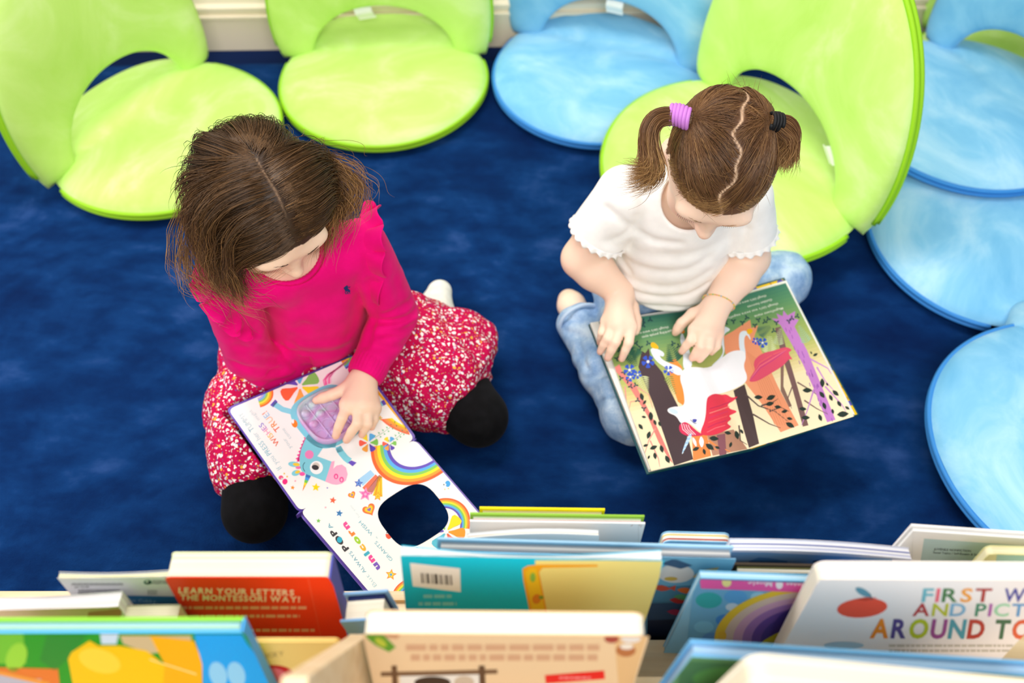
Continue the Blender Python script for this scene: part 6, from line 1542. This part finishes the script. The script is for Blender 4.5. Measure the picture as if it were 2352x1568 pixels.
def a_fish(ar):
    ar.frame(*ZB); ar.poly([(600, 300), (2460, 300), (2460, 1000), (600, 1000)], '#6fa9c4', 1)
    ar.poly([(1900, 540), (2460, 520), (2460, 620), (1900, 640)], '#4f86a0', 2); ar.poly([(1900, 630), (2460, 610), (2460, 1000), (1900, 1000)], '#35506e', 2); ar.poly([(1900, 740), (2460, 720), (2460, 1000), (1900, 1000)], '#2a3350', 2)
    ar.ell((2070, 460), 110, 55, '#d6cfc8', 3); ar.poly([(1980, 400), (2060, 370), (2170, 410), (2100, 430)], '#3c5a78', 4); ar.ell((2040, 490), 40, 12, '#caa84a', 4)
    ar.poly([(2170, 480), (2220, 440), (2330, 420), (2300, 460), (2240, 500)], '#cfa86a', 4); ar.ell((2260, 500), 60, 20, '#5a7a9a', 3)
    for x, y, c in ((2130, 560, '#e2702e'), (2085, 620, '#b8322e'), (2110, 600, '#5aa06a'), (2070, 690, '#a82e52'), (1985, 545, '#c8503a'), (2140, 700, '#8a2a4a')):
        ar.leaf((x, y), 55, 18, .1, c, 5); ar.poly([(x+45, y), (x+85, y-18), (x+80, y+18)], c, 5)
    ar.poly([(2390, 310), (2440, 300), (2440, 400), (2405, 360)], '#7a45b4', 5)
book('fish', 'large light blue hardcover with fish swimming on its back cover', (1003, 1268), (1690, 1287), .958, .0165, .25, '#a9d2ee', '#d9d6d2', art=a_fish, edge='#9ccbee', pal=['#5a6070', '#8f959c', '#c9c6c2', '#9fa4aa'])
book('blue_board', 'light blue board book with rounded corners, left of the white paperback', (1524, 1242), (1682, 1246), 1.038, .012, .16, '#8cc4ea', '#f6f2e4', 'board', rnd=.008, pal=['#f6f2e4', '#c8483a', '#fbf8ee', '#f4efe0', '#e6c34a', '#fbf8ee'], edge='#8cc4ea')
def a_shark(ar):
    ar.frame(*ZC); ar.poly([(580, 200), (1700, 250), (1700, 600), (580, 600)], '#cdd3ea', 1)
    ar.poly([(580, 330), (900, 335), (1250, 350), (1560, 372), (1560, 600), (580, 600)], '#6f9ccc', 2); ar.poly([(700, 385), (760, 362), (820, 366), (930, 384), (930, 400), (700, 400)], '#3f78b8', 3); ar.ell((1105, 388), 22, 8, '#33415e', 3); ar.ell((1598, 352), 12, 4, '#d0506a', 3)
book('sea_paperback', 'white and pale blue paperback with a gently wavy top edge', (1680, 1263), (2096, 1284), 1.010, .0135, .21, '#dfe2f0', '#f2f2f6', 'soft', art=a_shark, curve=.003, pal=['#f4f4f8', '#c9cde6', '#f6f6fa', '#8f95c0', '#f8f8fb', '#e6e8f4'])
book('dark_book', 'dark brown hardcover with cream pages under the pale blue paperback', (1690, 1318), (1902, 1322), .990, .013, .20, '#4b3f33', '#efe9da', edge='#3a3026', pal=['#f0ead8', '#d8d0bc', '#f2ecdc', '#a09a60'])
book('slim_blue', 'slim bright blue booklet showing only its edge by the dark brown book', (1885, 1298), (2010, 1300), .985, .004, .18, '#3f96d8', '#f2f2f2', 'soft')
def a_just(ar):
    ar.frame(*ZC); ar.poly([(1685, 180), (2450, 240), (2450, 640), (1670, 640)], '#f3f1f0', 1); ar.poly([(1752, 250), (2450, 300), (2450, 640), (1690, 640)], '#b9d3d6', 2)
    ar.text('JUVENILE NONFICTION', (1810, 318), (2032, 330), 13, '#3d4c52', 4, .008); ar.text('Social Topics / Self-Esteem & Self-Reliance', (1806, 338), (2152, 355), 13, '#3d4c52', 4, .008)
    ar.poly([(1835, 390), (2200, 410), (2200, 640), (1820, 640)], '#e6e0cc', 3)
book('juvenile', 'white hardcover at right, pale teal panel and JUVENILE NONFICTION on its back', (2098, 1219), (2420, 1241), 1.020, .0085, .23, '#f3f1f0', '#e8e6e2', art=a_just, edge='#f6f5f4', pin=.002)
def a_teal(ar):
    ar.frame(*ZC); ar.poly([(2120, 290), (2500, 290), (2500, 640), (2120, 640)], '#d9d79a', 1); ar.poly([(2190, 335), (2500, 335), (2500, 640), (2150, 640)], '#9dc6b0', 2)
book('teal_board', 'pale yellow board book with sage green cover panel at the right edge', (2272, 1272), (2460, 1278), .985, .010, .17, '#e3dda0', '#eee7c0', 'board', rnd=.007, art=a_teal)
def a_mag(ar):
    ar.frame(*ZA); ar.poly([(330, 480), (1100, 480), (1100, 760), (330, 760)], '#dedfe6', 1)
    ar.poly([(440, 612), (560, 596), (700, 590), (1100, 598), (1100, 760), (440, 760)], '#2a79ac', 2)
    for i in range(46): ar.poly([(430+i*6.8, 520-((i*7) % 5)*1.6), (433+i*6.8, 520-((i*7) % 5)*1.6), (433+i*6.8, 530), (430+i*6.8, 530)], '#555a60', 3)
    ar.text('GIFT FROM:', (447, 545), (536, 543), 8, '#3f444a', 3, .01)
    lines(ar, 470, 556, 720, 596, 5, 5, '#555a60', LR, 3); lines(ar, 886, 558, 945, 582, 4, 4, '#8a8f94', LR, 3)
    ar.ell((888, 511), 25, 14, '#2f6f66', 3); ar.poly([(872, 520), (880, 502), (898, 500), (910, 520)], '#1c2c30', 4); ar.ell((884, 506), 9, 5, '#e8efe8', 5)
    for k, st in enumerate(('NATIONAL', 'WILDLIFE', 'FEDERATION')): ar.text(st, (915, 504+k*9), (996+8*k, 504+k*9), 7, '#2a2f34', 3, .02)
    ar.text('Hi! I’m Cubby.', (712, 624), (948, 634), 18, '#7fb6d6', 4, .03); ar.text('Find me 5 more times', (730, 646), (1010, 655), 12, '#16405f', 4, .03)
book('magazine', 'nature magazine with mailing label on its back, at far left', (131, 1327), (400, 1322), .930, .0065, .24, tier=1, cover='#dedfe6', pages='#f5f0dc', kind='soft', art=a_mag, curve=-.002, pal=['#e6c93a', '#f5f2e6', '#e8d888', '#f7f4ea', '#3a4258'])
book('navy_hard', 'light blue hardcover with navy endpapers and cream pages, right of red book', (781, 1428), (884, 1421), .925, .030, .19, tier=1, cover='#2c4fae', pages='#f6efdf', edge='#7fb2e8', front='#8cbcec', pal=['#f6efdf']*8+['#16255e', '#16255e'])
book('cream_pages', 'thick paperback showing only its cream page edges below the magazine', (268, 1436), (404, 1434), .915, .020, .17, tier=1, cover='#cfc6b4', pages='#f4ead2', kind='soft', pal=['#f4ead2', '#e6dcc2']*6)
# ---- middle tier ---------------------------------------------------------------------------------
def a_peach(ar):
    ar.frame(*ZA); ar.poly([(-200, 640), (730, 640), (730, 760), (-200, 760)], '#d9b9a6', 1); ar.poly([(530, 690), (730, 670), (730, 760), (520, 760)], '#b87a5e', 2)
book('white_soft', 'white paperback with a peach toned back cover at the left edge', (-160, 1405), (272, 1392), .915, .015, .20, tier=1, cover='#f0ecee', pages='#fbf9fb', kind='soft', art=a_peach, curve=-.003, pal=['#faf8fa', '#efe9ee', '#fbfafb', '#e6dfe6'])
def a_red(ar):
    ar.frame(*ZA); ar.poly([(900, 480), (2100, 480), (2300, 1200), (900, 1200)], '#ee3a12', 1)
    c = '#f7d3bc'; ar.text('LEARN YOUR LETTERS', (1072, 576), (1765, 590), 34, c, 3, .035); ar.text('THE MONTESSORI WAY!', (1082, 618), (1800, 630), 34, c, 3, .035)
    lines(ar, 1070, 655, 1840, 655, 1, 18, '#f0a68c', LR, 3); lines(ar, 1080, 705, 1800, 705, 1, 18, '#f0a68c', LR, 3); lines(ar, 1300, 790, 1890, 790, 1, 18, '#f0a68c', LR, 3)
    ar.line([(1850, 490), (1935, 880)], 5, '#f0583a', 2)
book('red', 'thick red board book with cream title lines and blue spine, left of center', (377, 1326), (756, 1326), .905, .026, .22, tier=1, cover='#ee3a12', pages='#efe4cd', kind='board', art=a_red, spine=(1, '#4a4fae'), pal=['#efe4cd']*7+['#dfe8b8', '#efe4cd'], front='#e9edc0', rnd=.006)
def a_turq(ar):
    ar.frame(*ZB); ar.poly([(400, 330), (2060, 330), (2060, 1300), (400, 1300)], '#04c4e6', 1)
    ar.poly([(1225, 380), (2060, 380), (2060, 1300), (1320, 1300)], '#f3e389', 2)
    ar.poly([(1150, 430), (1180, 412), (1240, 405), (1600, 405), (1600, 418), (1270, 425), (1250, 450), (1300, 700), (1195, 700), (1155, 500)], '#f7ad1e', 3); ar.poly([(1165, 450), (1200, 425), (1235, 430), (1285, 690), (1210, 690)], '#f6c81c', 4)
    ar.ell((1212, 480), 16, 28, '#8fc24a', 5); ar.ell((1235, 610), 26, 30, '#e88a1c', 5, .4); ar.ell((1262, 600), 14, 10, '#7aa83a', 6); ar.ell((1880, 1080), 40, 30, '#e8a02a', 5)
    ar.poly([(475, 395), (775, 428), (780, 570), (492, 535)], '#f7f5f3', 3)
    for i, w in enumerate((9, 5, 12, 4, 7, 14, 5, 9, 4, 11, 6, 8)): ar.poly([(540+i*16, 455+i*1.2), (540+i*16+w, 455+i*1.2), (545+i*16+w, 515+i*1.2), (545+i*16, 515+i*1.2)], '#55514e', 4)
    lines(ar, 555, 585, 725, 585, 1, 20, '#7fd8e2', LR, 3); lines(ar, 525, 630, 755, 630, 1, 20, '#7fd8e2', LR, 3)
book('turquoise', 'wide turquoise and pale yellow paperback with a barcode box', (920, 1277), (1522, 1287), .890, .011, .26, tier=1, cover='#04c4e6', pages='#fdfdfd', kind='soft', art=a_turq, curve=-.007, pal=['#f0f0ee', '#e2e2e2']*4)
def a_music(ar):
    ar.frame(*ZC); ar.poly([(380, 460), (1250, 460), (1250, 1100), (300, 1100)], '#6fb4dc', 1)
    for x, y, r, c in ((460, 620, 80, '#2fb0b4'), (620, 600, 70, '#5aa8e2'), (560, 740, 60, '#3f8fdc'), (430, 780, 60, '#7fc8ea'), (760, 600, 50, '#9fd6ee'), (480, 850, 60, '#5a9ad8'), (850, 590, 40, '#66c2d8'), (600, 660, 40, '#c8dcea')): ar.ell((x, y), r, r*.6, c, 2+(x % 3 == 0))
    ar.arcs((1080, 860), (-600, 0), (0, -330), .42, .98, -.2, 1.6, ['#4a3a98', '#6a4aa8', '#a87ac0', '#d8a8c8', '#e0c8b8', '#f2cc3a'], 4)
    ar.ell((1120, 820), 290, 190, '#46338c', 5); ar.ell((1060, 830), 330, 82, '#e4d436', 6, -.28); ar.ell((1075, 832), 265, 46, '#46338c', 7, -.28); ar.ell((540, 830), 26, 30, '#f2c23a', 5)
    ar.poly([(400, 462), (1250, 484), (1250, 578), (412, 545)], '#f25fae', 8); ar.ell((566, 508), 28, 27, '#f6ec9a', 9); ar.text('Notes', (1045, 500), (925, 496), 40, '#f8e2ee', 9, .03); ar.text('Music', (840, 494), (695, 488), 40, '#f8e2ee', 9, .03); ar.ell((882, 520), 22, 28, '#f8f2f6', 9)
book('music', 'glossy blue book with pink title band and purple guitar swirl', (1609, 1327), (1930, 1339), .930, .008, .24, tier=1, cover='#7fbfe2', pages='#e9eef2', kind='board', art=a_music, pal=['#9fd0ea', '#bfe0f0'], edge='#8cc6e6')
def a_first(ar):
    ar.frame(*ZC); ar.poly([(940, 480), (2600, 480), (2600, 1100), (900, 1100)], '#f4e9e2', 1)
    ar.ell((1380, 665), 152, 58, '#f0513a', 3, -.08); ar.poly([(1330, 612), (1400, 600), (1470, 604), (1400, 622)], '#c8402e', 4); ar.ell((1385, 570), 50, 20, '#5f95a6', 4, .5); ar.line([(1425, 580), (1437, 615)], 10, '#4f7a86', 4)
    ar.text('FIRST', (1735, 628), (2150, 628), 82, ['#6fb7c0', '#f26a7a', '#3f7a4a', '#f5a03a', '#b03a3a'], 3, .02, slant=.22); ar.text('WORDS', (2225, 628), (2680, 628), 82, ['#4a4a9a', '#6fb7c0', '#f26a4a', '#3f7a4a', '#d0506a'], 3, .02, slant=.22)
    ar.text('AND PICTURES', (1680, 712), (2700, 716), 76, ['#b8323a', '#c2c42e', '#7ab2d0', '#3f8a6a', '#b05aa8', '#9fd4a8', '#5f9ac8', '#f26a4a', '#3f7a4a', '#d8a03a', '#4a4a9a'], 3, .02, slant=.22)
    ar.text('AROUND TOWN', (1425, 842), (2680, 850), 112, ['#f58a1e', '#4a3f86', '#b8c41e', '#9a3f8a', '#3f97a6', '#b83228', '#3f6a4a', '#e0603a', '#4a8ac0', '#d8a03a'], 3, .035, slant=.22)
    lines(ar, 1540, 885, 2500, 915, 2, 14, '#c9bfae', LR, 3); ar.ell((1270, 890), 120, 22, '#a9c4d2', 3)
book('first_words', 'cream board book titled FIRST WORDS, with a red apple', (1882, 1330), (2470, 1333), .870, .018, .22, tier=1, cover='#f5ebe4', pages='#fdf9f0', kind='board', art=a_first, rnd=.010, pal=['#efe6d4']*6)
# ---- highest tier (nearest, out of focus) -------------------------------------------------------------
def a_sun(ar):
    ar.frame(*ZA); ar.poly([(1440, 860), (2150, 860), (2150, 1300), (1440, 1300)], '#f3cf78', 1); ar.ell((1640, 1070), 130, 62, '#c81e1e', 2); ar.ell((1640, 1085), 85, 60, '#e8707a', 3)
    ar.text('LUCKY', (1560, 968), (1705, 950), 26, '#b89a5a', 3, .03)
book('golden', 'golden yellow board book with red round picture, below the red book', (560, 1474), (778, 1474), .835, .004, .20, tier=2, cover='#f3cf78', pages='#efd590', kind='board', art=a_sun, rnd=.004)
def a_lemon(ar):
    ar.frame(*ZA); ar.poly([(-400, 800), (1600, 800), (1700, 1400), (-400, 1400)], '#0f9a1e', 1)
    ar.poly([(-400, 820), (140, 820), (160, 1000), (-400, 1000)], '#6fc22e', 2); ar.ell((100, 960), 60, 90, '#9ad83a', 3, .4); ar.poly([(280, 830), (520, 830), (420, 960), (330, 1040), (240, 980)], '#128a2a', 3)
    ar.poly([(-400, 1010), (350, 1030), (360, 1120), (-400, 1400)], '#e8792a', 3); ar.poly([(-400, 1030), (250, 1090), (200, 1400), (-400, 1400)], '#b8b8c8', 4); ar.line([(-50, 1040), (300, 1120)], 26, '#f09a3a', 5)
    ar.poly([(410, 970), (430, 930), (540, 860), (590, 890), (720, 890), (880, 920), (1000, 1010), (1000, 1400), (500, 1400), (430, 1080)], '#ffc800', 4); ar.ell((600, 980), 130, 70, '#fdd83a', 5, .3)
    ar.poly([(720, 830), (1150, 830), (1150, 900), (900, 940), (740, 880)], '#d2b98a', 3); ar.poly([(900, 830), (1165, 860), (1215, 980), (1215, 1400), (960, 1400), (990, 1000)], '#ffb400', 5); ar.poly([(600, 800), (720, 800), (700, 880), (610, 880)], '#cfe0ee', 5)
    ar.poly([(1165, 820), (1600, 820), (1700, 1400), (1230, 1400), (1215, 1000)], '#00a4f2', 6)
    for k in range(2): ar.ell((1310+k*110, 1060), 52, 78, '#8fd0f4', 7, -.3)
    ar.line([(900, 970), (1180, 1060)], 8, '#fde48a', 6)
book('lemon', 'big green and blue picture book with yellow lemons, nearest at lower left', (-140, 1454), (556, 1452), .775, .013, .24, tier=2, cover='#d9e6c4', pages='#dfe8d4', kind='hard', art=a_lemon, edge='#58b4ea', front='#8fd23a', spine=(1, '#4aa8ea'), pal=['#a4cfae', '#b4d8c4', '#9cc8de'])
def a_brown(ar):
    ar.frame(*ZB); ar.poly([(100, 800), (2000, 800), (2000, 1400), (100, 1400)], '#eac79a', 1); ar.poly([(1700, 820), (2000, 820), (2000, 1400), (1750, 1400)], '#e3b67e', 2)
    ar.poly([(200, 810), (290, 800), (330, 840), (390, 900), (350, 930), (270, 890), (220, 850)], '#5f9a2a', 3); ar.poly([(290, 800), (430, 805), (400, 850), (330, 840)], '#c8906a', 3); ar.ell((300, 870), 40, 20, '#b8c23a', 4, .6)
    ar.ell((1685, 850), 44, 26, '#a84a3a', 3); ar.ell((1800, 850), 60, 24, '#e8dcd0', 3); ar.ell((1770, 920), 60, 38, '#b8703f', 3); ar.ell((1775, 895), 40, 18, '#efe0cc', 4); ar.ell((360, 820), 14, 8, '#8a5a3a', 5)
    lines(ar, 450, 885, 1620, 885, 1, 36, '#d3a27c', LR, 3); lines(ar, 480, 945, 1600, 945, 1, 36, '#d3a27c', LR, 3)
    ar.line([(300, 1062), (620, 1056), (1000, 1046)], 26, '#7a5a3e', 4); ar.line([(380, 1010), (400, 1400)], 32, '#6a4a30', 5); ar.line([(905, 1010), (925, 1400)], 36, '#5f422c', 5); ar.poly([(415, 1072), (890, 1062), (895, 1400), (415, 1400)], '#e9e0d2', 4); ar.ell((610, 1110), 110, 36, '#3a2a20', 5); ar.ell((800, 1110), 60, 40, '#c9b49a', 5)
    ar.poly([(1285, 1068), (1640, 1040), (1645, 1090), (1290, 1118)], '#e5201c', 4); lines(ar, 1370, 1076, 1560, 1076, 1, 12, '#f08a84', LR, 5)
book('brown', 'tan board book with twig frame picture and red label, front center', (832, 1455), (1487, 1460), .775, .020, .24, tier=2, cover='#eac79a', pages='#fcf8ee', kind='board', art=a_brown, rnd=.010, pal=['#efe6d4']*5+['#f6f0e2'])
def a_green(ar):
    ar.frame(*ZC); ar.poly([(250, 880), (2600, 960), (2600, 1400), (200, 1400)], '#5a8a5c', 1); ar.poly([(300, 980), (1100, 1020), (1100, 1400), (220, 1400)], '#3f6f4a', 2); ar.ell((560, 1090), 200, 70, '#4f8a4a', 3); ar.ell((760, 1060), 120, 50, '#8aa86a', 3)
book('green_hard', 'light blue edged hardcover with a dark green back, at lower right', (1590, 1508), (2440, 1560), .772, .014, .23, tier=2, cover='#6fb0de', pages='#a9cbe6', art=a_green, edge='#7abbe8', pal=['#8fb8dc', '#a9cbe6', '#9fc2e0'], pin=.003)
book('cream_front', 'thick cream board book nearest the camera at the lower right corner', (1735, 1575), (2460, 1640), .700, .024, .22, tier=2, cover='#efe3cc', pages='#f8efdc', kind='board', rnd=.014, pal=['#ecdfc6', '#f2e7cf', '#ecdfc6', '#efe2c6', '#ecdfc6', '#f4ead4'])
# ================= camera, light ================================================================
cd = bpy.data.cameras.new('camera'); cam = bpy.data.objects.new('camera', cd); COL.objects.link(cam); SC.camera = cam
cam.location = (0, 0, CAMH); cam.rotation_euler = (math.radians(90)-PITCH, 0, 0)
cd.sensor_width = 36.0; cd.lens = 36.0*FOC/2352; cd.clip_start = .05
cd.dof.use_dof = True; cd.dof.focus_distance = 1.27; cd.dof.aperture_fstop = 3.2
w = bpy.data.worlds.new('world'); SC.world = w; w.use_nodes = True
bg = w.node_tree.nodes['Background']; bg.inputs['Color'].default_value = (1, .985, .965, 1); bg.inputs['Strength'].default_value = .4
def area(name, loc, target, size, power, col=(1, 1, 1)):
    l = bpy.data.lights.new(name, 'AREA'); l.shape = 'RECTANGLE'; l.size, l.size_y = size; l.energy = power; l.color = col
    o = bpy.data.objects.new(name, l); COL.objects.link(o); o.location = loc
    o.rotation_euler = (Vector(target)-Vector(loc)).to_track_quat('-Z', 'Y').to_euler(); return o
area('ceiling_light', (-.5, 1.9, 2.75), (-.1, 1.1, 0), (1.3, 1.0), 58, (1, .97, .93))
area('window_light', (-2.9, 1.1, 1.9), (0, 1.0, .2), (1.6, 1.4), 38, (.97, .98, 1))
area('fill_light', (.2, -1.3, 2.6), (0, .7, .3), (2.2, 1.2), 72, (1, 1, 1))  # unseen fill added behind the camera to brighten covers and children
vs_ = SC.view_settings; SC.display_settings.display_device = 'sRGB'
vs_.view_transform = 'Standard'; vs_.look = 'None'; vs_.exposure = 0.1; vs_.gamma = 1; vs_.use_curve_mapping = False
